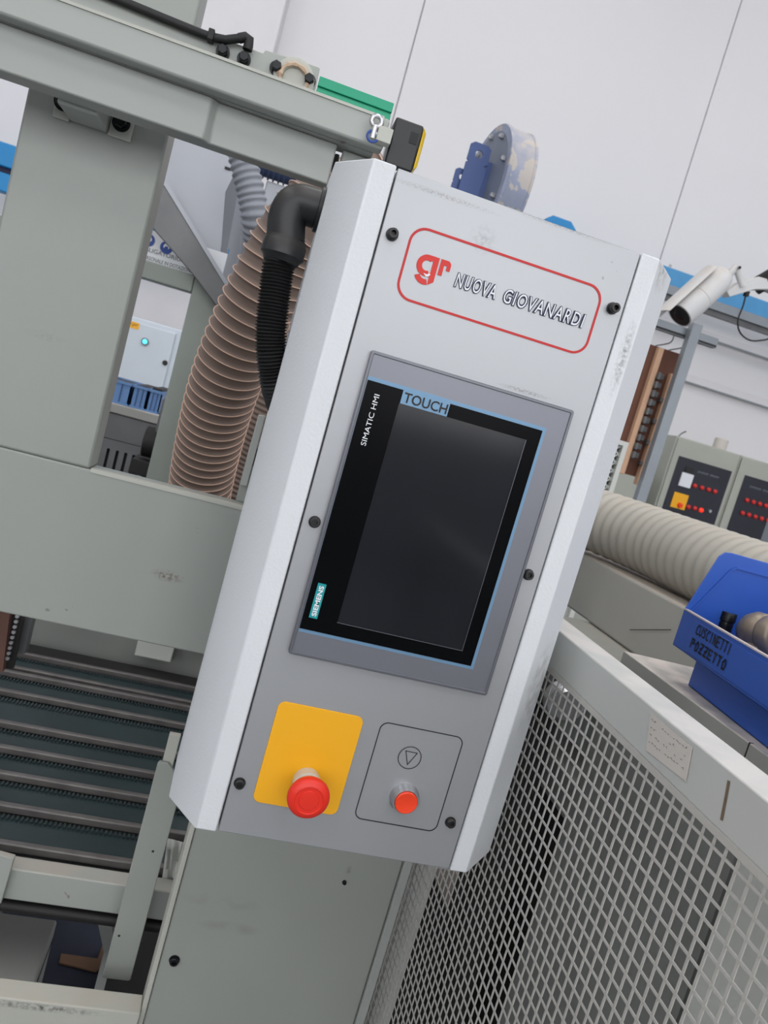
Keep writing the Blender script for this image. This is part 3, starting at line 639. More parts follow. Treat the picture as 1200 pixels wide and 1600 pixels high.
# ---- slotted bracket by the control box
t = thing('slotted_bracket', 'light sage slotted bracket standing between hose and control box edge', 'bracket', aty(395, 720, .28))
Yb = .272
obj('bracket_plate', MB().prism([aty(*p, Yb) for p in ((404, 648), (415, 650), (386, 760), (374, 758))], (0, .012, 0)), m_sage_b, t, bev=.001)
obj('bracket_plate', MB().prism([aty(*p, Yb + .02) for p in ((392, 690), (425, 697), (400, 790), (368, 782))], (0, .006, 0)), m_sage, t, bev=.001)
obj('slot', MB().prism([aty(*p, Yb + .019) for p in ((398, 700), (403, 701), (396, 728), (391, 727))], (0, .0008, 0)), m_dark, t)
# ---- small motor below the beam
t = thing('hanging_motor', 'dark blue small motor just below the beam, above the black elbow', 'motor', aty(440, 270, 1.5))
q = aty(440, 266, 1.5)
obj('motor_body', MB().lathe((q.x - .07, 1.5, q.z), (1, 0, 0), [(0, .024), (.016, .03), (.14, .03), (.15, .02)], 24), m_motor, t)
fn = MB()
for i in range(9): fn.lathe((q.x - .045 + i * .014, 1.5, q.z), (1, 0, 0), [(0, .035), (.004, .035)], 24)
obj('cooling_fins', fn, m_motor, t)
obj('support_tube', MB().box(q.x - .03, q.x + .02, 1.50, 1.54, .0, q.z - .036), m_hood, t, bev=.003)

# ================================================================ slatted conveyor bed, lower left
ZBED = .72
t = thing('conveyor_bed', 'dark bed of grey bars and green toothed belts at lower left', 'conveyor', (-.4, .7, ZBED))
ys = [atz(0, y, ZBED).y for y in (1047, 1078, 1128, 1167, 1208, 1258, 1318)] 
ys = [atz(150, y, ZBED).y for y in (1044, 1068)] + [ (a_) for a_ in ys]
ys = sorted(ys)
XC0, XC1 = -1.0, .20
for i, yy in enumerate(ys):
    far = yy > 1.05
    obj('slide_bar', MB().box(XC0, XC1 - .008, yy, yy + .0115, ZBED - .012, ZBED + .001), m_bar, t, bev=.002)
    if i < len(ys) - 1:
        y0 = yy + .012; y1 = ys[i + 1] - .0005
        w_ = y1 - y0
        obj('belt', MB().box(XC0, XC1 - .012, y0 + .006, y0 + w_ * .93, ZBED - .022, ZBED - .012), m_belt, t)
        tm = MB(); xx = -.62
        while xx < XC1 - .02: tm.box(xx, xx + .0035, y0 + w_ * .80, y0 + w_ * .93, ZBED - .0119, ZBED - .0085); xx += .007
        obj('belt_teeth', tm, m_belt, t, smooth=0, kind='stuff')
obj('bed_plate', MB().box(XC0, XC1 - .005, ys[0] - .005, ys[-1] + .12, ZBED - .035, ZBED - .0225), m_dark, t)
for lx in (-.9, .165):
    for ly in (ys[0] + .03, ys[-1]): obj('leg', MB().box(lx - .02, lx + .02, ly, ly + .04, 0, ZBED - .0355), m_rear, t)
# front beam of the bed
zb1 = aty(15, 1357, .40).z; zb0 = aty(10, 1403, .40).z
t = thing('bed_beam', 'pale grey horizontal beam under the front of the conveyor bed', 'beam', (-.4, .37, zb0))
ly0 = ys[0] - .045
zb1 = aty(15, 1357, ly0).z; zb0 = aty(10, 1405, ly0).z
obj('beam', MB().box(-.9, XC1, ly0, ly0 + .03, zb0, zb1), m_sage_b, t, bev=.002)
obj('end_bracket', MB().prism([aty(*p, ly0 - .002) for p in ((-30, 1320), (25, 1335), (5, 1405), (-30, 1400))], (0, -.01, 0)), m_sage_b, t, bev=.001)
obj('lower_rod', MB().cyl((-.9, ly0 + .015, zb0 - .02), (XC1, ly0 + .015, zb0 - .02), .009, 14), m_dark, t)
for lx in (-.88, .15): obj('leg', MB().box(lx, lx + .012, ly0 + .004, ly0 + .03, 0, zb0), m_sage, t)
# rear end of bed: grey guard, white block, posts
Yg = ys[-1] + .17
t = thing('rear_guard', 'grey guard rail at the far edge of the dark conveyor bed', 'guard', (-.3, Yg, .5))
za = aty(150, 1026, Yg).z; zt_ = aty(150, 985, Yg).z
obj('guard_plate', MB().box(-1.0, .1, Yg, Yg + .03, za - .02, zt_ + .12), m_inner, t, bev=.003)
obj('support', MB().box(-.3, -.25, Yg + .002, Yg + .028, 0, za - .0205), m_rear, t)
q0 = aty(214, 1006, Yg - .05); q1 = aty(266, 1036, Yg - .05)
obj('white_block', MB().box(q0.x, q1.x, Yg - .05, Yg - .0005, q1.z, q0.z + .02), m_innerw, t, bev=.003, label='white block')
Yp = ys[-1] - .04
Yp = .80
t = thing('chain_guide', 'dark upright chain guide at the far left edge under the crossbeam', 'guide', aty(20, 1000, Yp))
obj('brown_profile', MB().prism([aty(*p, Yp) for p in ((-30, 940), (16, 950), (4, 1050), (-30, 1045))], (0, .02, 0)), m_redbrown, t, label='red brown profile')
obj('guide_post', MB().prism([aty(*p, Yp + .05) for p in ((36, 950), (54, 953), (38, 1022), (24, 1020))], (0, .03, 0)), m_darkmetal, t)
ck = MB()
for i in range(9):
    c = aty(28 - i * 1.9, 962 + i * 8.2, Yp + .01); ck.lathe((c.x, c.y, c.z), (0, -1, 0), [(0, .0035), (.006, .0035)], 10)
obj('chain_pins', ck, m_steel, t, kind='stuff')
obj('guide_back', MB().prism([aty(*p, Yp + .021) for p in ((16, 945), (40, 950), (20, 1045), (4, 1045))], (0, .012, 0)), m_dark, t)
obj('foot', MB().box(-.52, -.44, Yp, Yp + .10, 0, ZBED - .036), m_dark, t)

# hanging flat bar beside the lower column
Yv = .33
t = thing('hanging_plate', 'tall narrow sage plate with screw holes hanging left of the lower column', 'plate', (-.06, Yv, .6))
pv = [aty(*p, Yv) for p in ((253, 1181), (262, 1180), (266, 1190), (279, 1193), (283, 1215), (300, 1240), (214, 1512), (209, 1517), (174, 1510), (171, 1505))]
xa = aty(250, 1185, Yv).x; xb = aty(258, 1400, Yv).x
obj('plate', MB().prism([(-.0855, Yv, .605), (-.049, Yv, .605), (-.047, Yv, .608), (-.047, Yv, .905), (-.072, Yv, .930), (-.0835, Yv, .930), (-.0855, Yv, .926)], (0, .006, 0)), m_sage, t, bev=.001)
obj('hanger', MB().box(-.0800, -.0650, Yv + .0065, Yv + .015, .905, .968), m_edge, t, bev=.001)
for p in ((239, 1330), (186, 1462), (222, 1471)):
    q = aty(*p, Yv); obj('hole', MB().lathe((q.x, Yv - .0003, q.z), (0, -1, 0), [(0, .0018), (.0002, .0016)], 12), m_dark, t)
# low floor box + floor litter, dark pit
q1 = atz(90, 1437, .42); q0 = atz(45, 1556, .42)
t = thing('floor_box', 'pale grey steel box with dusty scuffed top on the floor at bottom left', 'box', (q1.x - .2, q1.y - .1, 0))
obj('box_shell', MB().box(q1.x - .5, q1.x, q0.y - .12, q1.y, 0.0, .42), mat('scuffed_white_lid', (214, 214, 208), .5, var=.08, specks=.45, speck_col=(110, 96, 84), speck_scale=36), t, bev=.004)
obj('lid_joint', MB().box(q1.x - .5, q1.x + .0012, q0.y - .1205, q1.y + .0008, .386, .389), m_dark, t)
tag(obj('floor_mat', MB().box(-.36, .28, .72, 1.6, .0, .012), mat('dark_blue_mat', (52, 56, 74), .7, var=.2)), 'dark navy mat on the floor under the conveyor bed', 'mat')
for k, (pts, lab) in enumerate(((((95, 1492), (152, 1500), (160, 1478), (185, 1488), (150, 1520), (92, 1506)), 'torn piece of brown cardboard on the navy mat, the larger one'), (((78, 1550), (110, 1552), (140, 1568), (75, 1566)), 'small strip of brown cardboard on the navy mat near the lower rail'))):
    tag(obj('cardboard_scrap', MB().prism([atz(x_, y_, .013) for x_, y_ in pts], (0, 0, .004)), m_card), lab, 'cardboard')
t = thing('oil_tray', 'black open tray on the floor behind the foot of the hanging plate', 'tray', (.0, 1.0, 0))
a_ = atz(150, 1582, .10); b_ = atz(245, 1490, .10)
obj('tray_body', MB().box(a_.x, a_.x + .20, a_.y, b_.y + .1, .0125, .10), m_dark, t, bev=.004)  # black block added in place of the black hole below the plate
t = thing('strut_foot', 'pale wedge shaped strut under the bed beside the hanging plate', 'strut', aty(165, 1470, .5))
obj('strut', MB().prism([aty(*p, .55) for p in ((152, 1440), (175, 1446), (180, 1478), (163, 1492))], (0, .02, 0)), m_sage_b, t, bev=.001)
obj('strut_leg', MB().box(aty(172, 1480, .55).x - .008, aty(172, 1480, .55).x + .008, .555, .568, 0.0125, aty(168, 1480, .55).z), m_sage_b, t)
# crumpled rag/foil between plate and column
t = thing('plastic_wrap', 'crumpled clear grey plastic wrap between hanging plate and lower column', 'plastic wrap', (-.035, .36, .7))
mbw = MB(); G = 9
vs = []; 
for i in range(G):
    for j in range(G):
        q = aty(262 + 3.6 * i - 2.2 * j, 1310 + 1 * i + 15.5 * j, .40 + .012 * random.random()); vs.append(q)
mbw.add(vs, [(i * G + j, i * G + j + 1, (i + 1) * G + j + 1, (i + 1) * G + j) for i in range(G - 1) for j in range(G - 1)])
ow = obj('wrap', mbw, m_innerw, t, smooth=20); sm = ow.modifiers.new('solid', 'SOLIDIFY'); sm.thickness = .001

# ================================================================ mesh fence
XF = .29
t = thing('mesh_fence', 'pale grey machine guard with expanded metal mesh and top rail at lower right', 'fence', (XF, 0, 0))
RZ0, RZ1 = 1.240, 1.2805
obj('top_rail', MB().box(XF, .326, -.80, .34, RZ0, RZ1), m_rail, t, bev=.0015)
ms = MB(); P, Q = .01340, .01478
yy = .34
k = 0
while True:
    y = -.2125 + .0067 + P * k
    if y > .335: break
    k += 1
k0 = -44
for i in range(k0, k):
    y = -.2125 + .0067 + P * i + 0.0
    ms.box(XF + .0004, XF + .0011, y - .00125, y + .00125, .30, RZ0)
z = 1.2275 + Q
j = 0
while z > .30:
    if z < RZ0:
        ms.box(XF + .0002, XF + .0010, -.80, .335, z - .0012, z + .0010)
    z -= Q; j += 1
obj('expanded_mesh', ms, m_mesh, t, smooth=0, kind='stuff')
kn = MB()
for i in range(k0, k):
    y = -.2125 + .0067 + P * i
    z = 1.2275
    while z > .55 and y > -.50:
        kn.add([(XF, y - .0021, z), (XF, y, z + .0021), (XF, y + .0021, z), (XF, y, z - .0021), (XF + .001, y, z)], [(0, 1, 4), (1, 2, 4), (2, 3, 4), (3, 0, 4), (0, 3, 2, 1)])
        z -= Q
obj('mesh_knuckles', kn, m_mesh, t, smooth=0, kind='stuff')
obj('mesh_clamp_strip', MB().box(XF - .0006, XF + .0010, -.80, .335, RZ0 - .0050, RZ0 + .0005), m_mesh, t)
obj('post', MB().box(XF + .004, XF + .034, .30, .335, 0, RZ0 - .0005), m_rail, t, bev=.002)
obj('post', MB().box(XF + .004, XF + .034, -.80, -.77, 0, RZ0 - .0005), m_rail, t, bev=.002)
# handwritten paper label
lp = [atx(*p, XF - .0008) for p in ((1017, 1113), (1082, 1168), (1072, 1221), (1010, 1172))]
o = thing('paper_label', 'grubby taped paper label with handwriting on the fence top rail', 'label', lp[0])
Zc = [p.z for p in lp]; Yc = [p.y for p in lp]
obj('paper', MB().prism(lp, (-.0004, 0, 0)), m_paper, o)
wr = MB()
for row in range(4):
    for c_ in range(13):
        f_ = (c_ + .8) / 14.5; g_ = (row + .8) / 5.2
        base_ = lp[0].lerp(lp[1], f_).lerp(lp[3].lerp(lp[2], f_), g_); y = base_.y; zz = base_.z
        if random.random() < .72:
            L_ = .0014 + .002 * random.random(); stroke(wr, [(XF - .0013, y, zz + random.uniform(-.0006, .0006)), (XF - .0013, y - L_ * .5, zz + random.uniform(-.001, .0014)), (XF - .0013, y - L_, zz + random.uniform(-.0006, .0006))], .0004, (-1, 0, 0))
obj('handwriting', wr, m_darkmetal, o, smooth=0)
stn = MB(); stroke(stn, [atx(1139, 1222, XF), atx(1134, 1250, XF), atx(1128, 1280, XF)], .003, (-1, 0, 0))
obj('rust_streak', stn, mat('rust_streak', (112, 96, 78), .8), t, smooth=0)

# ================================================================ inside the guard
yA = atx(936, 1118, .44).y; yB = atx(1146, 1330, .40).y
t = thing('machine_housing', 'smooth grey housing panel behind the wire mesh', 'housing', (.5, 0, 0))
obj('grey_panel', MB().box(.44, .455, -.75, yA, .02, 1.195), m_inner, t, bev=.003)
obj('white_panel', MB().box(.405, .4395, -.75, yB, .02, 1.19), m_innerw, t, bev=.003, label='off white panel')
obj('panel_fold', MB().box(.4345, .4395, yB + .035, yB + .040, .02, 1.19), m_inner, t)
obj('base', MB().box(.41, .80, -.75, yA, 0, .0195), m_dark, t)
obj('top_plate', MB().box(.34, .95, .29, .85, 1.142, 1.148), m_sage_b, t, bev=.001, label='dusty top plate')
obj('rear_column', MB().box(.70, .78, .5, .8, 0, 1.1415), m_rear, t)
for lx in (.36, .9): obj('leg', MB().box(lx, lx + .03, .80, .84, 0, 1.1415), m_rear, t)
q = atz(700, 1400, .62)
obj('drip_plate', MB().box(atz(723, 1480, .62).x, .90, -.4, .70, .61, .62), m_innerb, t, label='brown grey plate')
obj('dark_partition', MB().box(.275, .90, .705, .72, 0.0005, .60), m_dark, t)  # added sheet whose dark colour stands in for the dark void inside
t = thing('drive_motor', 'dark drive motor with bright end cap behind the mesh', 'motor', (.42, .35, .63))
q = atx(885, 1100, .40)
obj('end_cap', MB().lathe(q, (0, -1, 0), [(-.02, .026), (0, .026), (.006, .020)], 28), m_steel, t)
obj('motor_body', MB().cyl(q + Vector((.0, .021, 0)), q + Vector((.0, .11, 0)), .028, 28), m_dark, t)
obj('mounting_leg', MB().box(q.x - .02, q.x + .025, q.y + .05, q.y + .12, .6205, q.z - .030), m_dark, t, bev=.003)
t = thing('drive_cover', 'grey cover with black gap below it behind the mesh, left of the housing panel', 'cover', (.47, .28, .63))
q = atx(850, 1180, .45); q2 = atx(850, 1230, .45)
obj('cover', MB().box(.455, .52, yA + .02, .60, q2.z - .01, q.z + .01), m_inner, t, bev=.004)
obj('chain_case', MB().box(.46, .56, yA + .03, .42, .6205, q2.z - .011), m_dark, t, bev=.004)
t = thing('blue_valve', 'small blue valve body low behind the mesh', 'valve', (.42, .3, .62))
q = atz(800, 1400, .63)
obj('valve_body', MB().box(q.x - .012, q.x + .012, q.y - .03, q.y + .05, .6205, .67), m_crate, t, bev=.003)
q = atx(770, 1335, q.x)
obj('valve_port', MB().cyl((q.x, q.y, .6205), (q.x, q.y, q.z), .012, 16), m_crate, t)

# ================================================================ ledge, beam, big duct, bin
ZL = 1.235
XLg = CP.x + (CP.z - ZL) / .377
yf = atz(975, 1017, ZL).y
t = thing('ledge_board', 'dusty grey ledge board carrying the blue bin behind the fence rail', 'ledge', (.6, 0, ZL - .03))
obj('board', MB().box(XLg, .72, -.75, yf, ZL - .028, ZL), m_ledge, t, bev=.0012)
obj('joint', MB().box(XLg - .0006, XLg + .004, atx(1163, 1187, XLg).y, atx(1163, 1187, XLg).y + .0012, ZL - .028, ZL + .0004), m_dark, t)
XB = .72
t = thing('channel_beam', 'grey steel beam with dusty top under the large ribbed duct', 'beam', (.78, .4, 1.19))
zbt = CP.z - .211 * (XB - CP.x)
obj('beam', MB().box(XB, .92, -.70, 1.1, 1.1485, zbt), mat('beam_grey', (166, 165, 158), .45, var=.04, dust=.85, dust_col=(188, 172, 158)), t, bev=.006)
obj('loose_wire', MB().rings(smoothpath([atx(984, 984, XB - .003), atx(1005, 984, XB - .004), atx(1048, 984, XB - .003)], 10)[0], .0008, 6), m_blackmat, t)
XD = .80; rD = .0715; ZD = zbt + rD + .002
dp = [(XD, -.75, ZD), (XD, -.2, ZD), (XD, .3, ZD), (XD, .62, ZD + .001), (XD - .008, .80, ZD + .003), (XD - .05, .96, ZD + .006), (XD - .14, 1.08, ZD + .01), (XD - .3, 1.15, ZD + .01), (XD - .55, 1.17, ZD + .01)]
t = thing('large_duct', 'large beige grey ribbed duct lying behind the blue bin', 'duct', (XD, .2, ZD - rD))
obj('duct_wall', hose(dp, rD, .031, .0016, seg=44, per=8), m_duct, t, smooth=80)
tag(obj('peg', MB().cyl((.705, atx(1056, 1022, .705).y, ZL), (.705, atx(1056, 1022, .705).y, ZL + .03), .0022, 10), m_blackmat), 'thin black peg standing behind the left side of the blue bin', 'peg')

# bin: open front towards -X, rotated slightly; local frame: a = into the bin (+X), b = along the front (towards camera, -Y)
base_far = atz(1070, 1070, ZL)
A0 = Vector((base_far.x + .004, base_far.y, ZL)); rot = radians(-6.0)
ua = Vector((cos(rot), sin(rot), 0)); ub = Vector((sin(rot), -cos(rot), 0))
def B(a, b, z): return A0 + ua * a + ub * b + Vector((0, 0, z + .0006))
Wb, Db = .24, .185
t = thing('storage_bin', 'blue open fronted plastic bin with black handwriting on the ledge', 'bin', A0)
mb = MB(); th_ = .0022
zl0, zl1 = .040, .087; fl = .024
zt = .170
mb.prism([B(0, 0, 0), B(Db, 0, 0), B(Db, Wb, 0), B(0, Wb, 0)], (0, 0, th_))
mb.prism([B(0, 0, 0), B(0, Wb, 0), B(0, Wb, zl0), B(0, 0, zl0)], ua * th_)
mb.prism([B(Db, 0, 0), B(Db, Wb, 0), B(Db, Wb, zt), B(Db, 0, zt)], ua * th_)
side = [(0, 0), (Db, 0), (Db, zl0), (0, zl0)]
mb.prism([B(a, 0, z) for a, z in side], ub * th_)
mb.prism([B(a, Wb - th_, z) for a, z in side], ub * th_)
obj('bin_base', mb, m_bin, t, bev=.0008)
ov = .022
upper = MB()
upper.prism([B(-fl, -ov, zl0), B(-fl, Wb + ov, zl0), B(-fl, Wb + ov, zl1), B(-fl, -ov, zl1)], ua * th_)
upper.prism([B(-fl, -ov, zl0), B(0.004, -ov, zl0), B(.004, Wb + ov, zl0), B(-fl, Wb + ov, zl0)], (0, 0, th_))
sidep = [(-fl, zl0), (Db, zl0), (Db, zt), (.010, zt), (.002, zt - .0015), (-.004, zt - .008), (-fl, zl1)]
upper.prism([B(a, -ov, z) for a, z in sidep], ub * th_)
upper.prism([B(a, Wb + ov - th_, z) for a, z in sidep], ub * th_)
obj('bin_upper', upper, m_bin, t, bev=.0008)
rim = MB()
rp = [(-fl + .006, zl1 - .002), (.016, zt - .020), (.022, zt - .016), (Db, zt - .016)]
for (a0, z0), (a1, z1_) in zip(rp[:-1], rp[1:]): rim.bar(B(a0, -ov + th_ + .001, z0), B(a1, -ov + th_ + .001, z1_), .0022, .0022)
obj('moulded_ridge', rim, m_bin, t)
lip = MB(); lip.bar(B(-fl + .002, -ov, zl1 + .0006), B(-fl + .002, Wb, zl1 + .0006), .0055, .0016)
obj('dusty_lip', lip, m_dustlip, t, label='dusty front lip')
lab = MB(); lab.prism([B(-fl - .0012, .014, zl0 + .004), B(-fl - .0012, .21, zl0 + .004), B(-fl - .0012, .21, zl1 - .005), B(-fl - .0012, .014, zl1 - .005)], ua * .0014)
obj('label_field', lab, m_bin, t, bev=.0004)
hand = MB(); FN = -ua
GL = {'C': [[(1, .9), (.5, 1), (0, .6), (.1, .15), (.6, 0), (1, .1)]], 'U': [[(0, 1), (0, .2), (.4, 0), (.9, .2), (1, 1)]], 'S': [[(1, .9), (.4, 1), (.1, .75), (.8, .4), (.7, .05), (0, .1)]],
      'I': [[(.4, 1), (.4, 0)]], 'N': [[(0, 0), (0, 1), (.9, 0), (1, 1)]], 'E': [[(1, 1), (0, 1), (0, 0), (1, 0)], [(0, .5), (.8, .5)]], 'T': [[(0, 1), (1, 1)], [(.5, 1), (.5, 0)]],
      'P': [[(0, 0), (0, 1), (.8, .95), (.9, .6), (0, .45)]], 'O': [[(.5, 1), (0, .6), (.2, 0), (.8, 0), (1, .6), (.5, 1)]], 'Z': [[(0, 1), (1, 1), (.1, 0), (1, 0)], [(.2, .5), (.8, .5)]]}
def write(word, b0, z0, w, h, gap, lw):
    b = b0
    for ch in word:
        for st_ in GL[ch]:
            stroke(hand, [B(-fl - .0016, b + px * w, z0 + py * h) for px, py in st_], lw, FN)
        b += w + gap
write('CUSCINETTI', .0245, zl1 - .0185, .0056, .0115, .0026, .0018)
write('POZZETTO', .0225, zl1 - .0360, .0066, .0105, .0040, .0024)
obj('handwriting', hand, m_ink, t, smooth=0, label='black marker handwriting')
# contents
bt_ = atx(1140, 957, .545); bc_ = atx(1186, 988, .548)
t = thing('threaded_bush', 'short dark threaded bush standing in the blue bin', 'bush', (bt_.x, bt_.y, ZL + .0032))
zb_ = ZL + .0032; hb_ = bt_.z - zb_
obj('bush_body', MB().lathe((bt_.x, bt_.y, zb_), (0, 0, 1), [(0, .0085)] + [(hb_ - .055 + i * .0030, .0085 + .0006 * (i % 2)) for i in range(14)] + [(hb_ - .012, .0082), (hb_ - .011, .0098), (hb_ - .001, .0098), (hb_, .0090), (hb_, .0045), (hb_ - .008, .004)], 22), m_bolt, t, smooth=50)
t = thing('ball_bearing', 'rusty round bearing seat in the blue bin beside the dark bush', 'bearing', (bc_.x, bc_.y, zb_))
obj('outer_shell', MB().lathe(bc_, ub + ua * .35 + Vector((0, 0, .25)), [(-.024, .008), (-.021, .014), (-.013, .0205), (-.002, .0240), (.008, .0225), (.012, .020)], 36), m_bearing, t, smooth=60)
obj('collar', MB().lathe(bc_ + ub * .012, ub + ua * .35 + Vector((0, 0, .25)), [(0, .021), (.004, .0235), (.016, .0235), (.020, .021), (.020, .012), (.008, .011)], 36), m_bearing, t, smooth=60)
obj('support_housing', MB().box(bc_.x - .018, bc_.x + .018, bc_.y - .026, bc_.y + .010, zb_, bc_.z - .012), m_bearing, t, bev=.003)

# ================================================================ fan on top
Yfan = 1.55
t = thing('fan_housing', 'blue grey drum shaped fan, dusty on top, above the control box', 'fan', aty(780, 300, Yfan))
qt = aty(778, 197, Yfan); R_ = .172
cx = qt.x; cz = qt.z - R_
c = Vector((cx, Yfan, cz)); ax = Vector((1, .12, 0)).normalized()
obj('drum', MB().lathe(c, ax, [(0, R_ - .018), (0, R_), (.004, R_ + .003), (.008, R_ + .003), (.010, R_), (.070, R_), (.073, R_ + .003), (.079, R_ + .003), (.079, R_ - .02)], 72), m_fangrey, t, smooth=40)
obj('face_plate', MB().lathe(c - ax * .001, ax, [(0, R_ - .019), (.002, R_ - .018)], 64), m_fanface, t)
for a_ in (60, 95, 130, 165, 200, 20, -20):
    v = Vector((0, cos(radians(a_ + 90)), sin(radians(a_)))) 
    pc = c - ax * .002 + Vector((ax.y, -ax.x, 0)) * (R_ - .03) * cos(radians(a_)) + Vector((0, 0, (R_ - .03) * sin(radians(a_))))
    obj('nut', MB().lathe(pc, -ax, [(0, .008), (.008, .008), (.012, .004)], 6), m_steel, t)
def tab(p0, w, h, yoff, ztop):
    o1 = [(p0 - w, ztop - h), (p0 + w, ztop - h), (p0 + w, ztop - w * .6), (p0 + w * .6, ztop), (p0 - w * .6, ztop), (p0 - w, ztop - w * .6)]
    return o1
for k, (px_, py_, w_) in enumerate(((752, 229, .030), (727, 262, .022))):
    q = aty(px_, py_, Yfan - .05)
    outer = [(q.x + w_ * cos(a_) * 1.0, q.z - w_ * .2 + w_ * sin(a_)) for a_ in [pi * i / 8 for i in range(9)]] + [(q.x - w_, q.z - .26), (q.x + w_, q.z - .26)]
    hole = (q.x, q.z - .022)
    m1 = MB(); hr = w_ * .36
    n_ = 16; ho = [(hole[0] + hr * cos(2 * pi * i / n_ + pi / n_), hole[1] + hr * sin(2 * pi * i / n_ + pi / n_)) for i in range(n_)]
    sq = []
    for i in range(n_):
        a_ = 2 * pi * i / n_ + pi / n_; dx, dz = cos(a_), sin(a_)
        top = q.z + w_ * .6; s_ = min(w_ / max(abs(dx), 1e-6), (w_ * .95) / max(abs(dz), 1e-6)); sq.append((hole[0] + dx * s_, hole[1] + dz * s_))
    yo = k * .014
    bandm = ringband(sq, ho, Yfan - .053 + yo, Yfan - .047 + yo)
    obj('bracket_ear', bandm, m_fanblue, t, label='dark blue lifting ear')
    obj('bracket_plate', MB().box(q.x - w_, q.x + w_, Yfan - .0535 + yo, Yfan - .0465 + yo, q.z - .30, hole[1] - w_ * .9), m_fanblue, t)
q = aty(760, 250, Yfan - .05)
obj('bracket_web', MB().box(q.x - .002, q.x + .022, Yfan - .046, Yfan + .05, q.z - .28, q.z), m_fanblue, t, bev=.002)
obj('stand', MB().box(cx + .01, cx + .08, Yfan - .1, Yfan + .1, 0, cz - R_ - .005), m_rear, t)

# ================================================================ far background right
# crane runway
t = thing('crane_runway', 'pale blue crane runway beam on the far wall at right', 'beam', (4, 5.7, 3.2))
Yw = 5.55
z_t = aty(1035, 411, Yw).z - .01; z_m = aty(1040, 444, Yw).z; z_b = aty(1040, 463, Yw).z; x0 = aty(853, 345, Yw).x
obj('runway_beam', MB().box(x0 + .25, XR - .05, Yw, Yw + .10, z_m, z_t), m_blue2, t, bev=.01)
obj('end_carriage', MB().prism([(x0, Yw - .02, z_m), (x0, Yw - .02, z_t + .04), (x0 + .04, Yw - .02, z_t + .07), (x0 + .20, Yw - .02, z_t + .07), (x0 + .26, Yw - .02, z_t + .02), (x0 + .26, Yw - .02, z_m)], (0, .3, 0)), m_blue, t, label='brighter blue end carriage')
obj('lower_flange', MB().box(x0 + .25, XR - .05, Yw - .03, Yw + .10, z_b + .02, z_m - .001), m_post, t, label='grey rail')
obj('shadow_rail', MB().box(x0 + .25, XR - .05, Yw + .0, Yw + .06, z_b - .020, z_b + .019), m_darkmetal, t)  # thin rail in dull dark steel under the grey one
obj('wall_bracket', MB().box(6.0, 6.2, Yw + .101, YB - .001, z_m, z_t - .05), m_post, t)
obj('wall_bracket', MB().box(2.4, 2.6, Yw + .101, YB - .001, z_m, z_t - .05), m_post, t)
# left blue beam
Yl = 5.2
t = thing('lifting_beam', 'bright blue beam far behind the left column', 'beam', (-2.5, Yl, 2.2))
zt_ = aty(0, 220, Yl).z; zm1 = aty(0, 258, Yl).z; zm2 = aty(0, 268, Yl).z; zb_ = aty(0, 298, Yl).z
obj('upper_band', MB().box(-4.5, -.6, Yl, Yl + .12, zm1, zt_), m_blue, t, bev=.008)
obj('lower_band', MB().box(-4.5, -.6, Yl, Yl + .12, zb_, zm2), m_blue, t, bev=.008)
obj('web', MB().box(-4.5, -.6, Yl + .04, Yl + .10, zm2, zm1), m_navy, t)
for lx in (-4.3, -2.95): obj('support_post', MB().box(lx, lx + .1, Yl + .02, Yl + .10, 0, zb_), m_post, t)
# trunking on wall
def trunk(z, lab):
    t = thing('cable_trunking', lab, 'trunking', (5, YB - .03, z))
    obj('cover', MB().box(2.9, XR - .02, YB - .05, YB - .001, z - .035, z + .035), m_pillar, t, bev=.004)
    obj('shadow_lip', MB().box(2.9, XR - .02, YB - .06, YB - .0505, z - .042, z - .030), m_post, t)  # thin grey lip along the lower edge of the cover
trunk(aty(1160, 543, YB).z, 'upper white cable trunking along the far wall under the crane beam')
trunk(aty(1100, 600, YB).z, 'lower thin trunking along the far wall above the control cabinets')

# control cabinets
Yc_ = 5.0
q = aty(1060, 681, Yc_); zc = q.z; xc = q.x; cw = aty(1160, 712, Yc_).x - xc
def cabinet(i, lab):
    x0 = xc + i * cw
    t = thing('control_cabinet', lab, 'cabinet', (x0 + .3, Yc_ + .25, 0), 'row of control cabinets')
    obj('cabinet_body', MB().box(x0 + .002, x0 + cw - .004, Yc_ + .02, Yc_ + .55, .1, zc), m_cab, t, bev=.006)
    obj('cabinet_door', MB().box(x0 + .012, x0 + cw - .014, Yc_, Yc_ + .0195, .12, zc - .012), m_cab, t, bev=.004)
    obj('plinth', MB().box(x0 + .01, x0 + cw - .01, Yc_ + .04, Yc_ + .52, 0, .1), m_dark, t)
    return t, x0
def lamp(t, px_, py_, m, y):
    q = aty(px_, py_, y)
    obj('pilot_lamp', MB().lathe((q.x, y, q.z), (0, -1, 0), [(0, .018), (.012, .018), (.02, .012), (.022, .004)], 16), m, t)
def faint_print(t, x, y, z, w):          # printed heading too small in the photograph to read
    m = MB(); n = int(w / .014)
    for i in range(n):
        if i == n // 2: continue
        h = .007 + .002 * (i % 3 == 0)
        stroke(m, [(x + i * .014, y - .0004, z - h), (x + i * .014 + .002, y - .0004, z + h), (x + i * .014 + .008, y - .0004, z + h * .2)], .003, (0, -1, 0))
    obj('panel_heading', m, m_post, t, smooth=0)
t, x0 = cabinet(0, 'grey control cabinet with yellow switch plate, left of the pair')
p0 = aty(1061, 712, Yc_); p1 = aty(1142, 735, Yc_); p2 = aty(1033, 794, Yc_)
zt_p = p0.z; zb_p = aty(1120, 815, Yc_).z - .03
pn = obj('instrument_panel', MB().box(p0.x, p1.x + .01, Yc_ - .008, Yc_ - .0005, zb_p, zt_p), m_panelblk, t, bev=.002, label='black instrument panel')
yl_ = Yc_ - .008
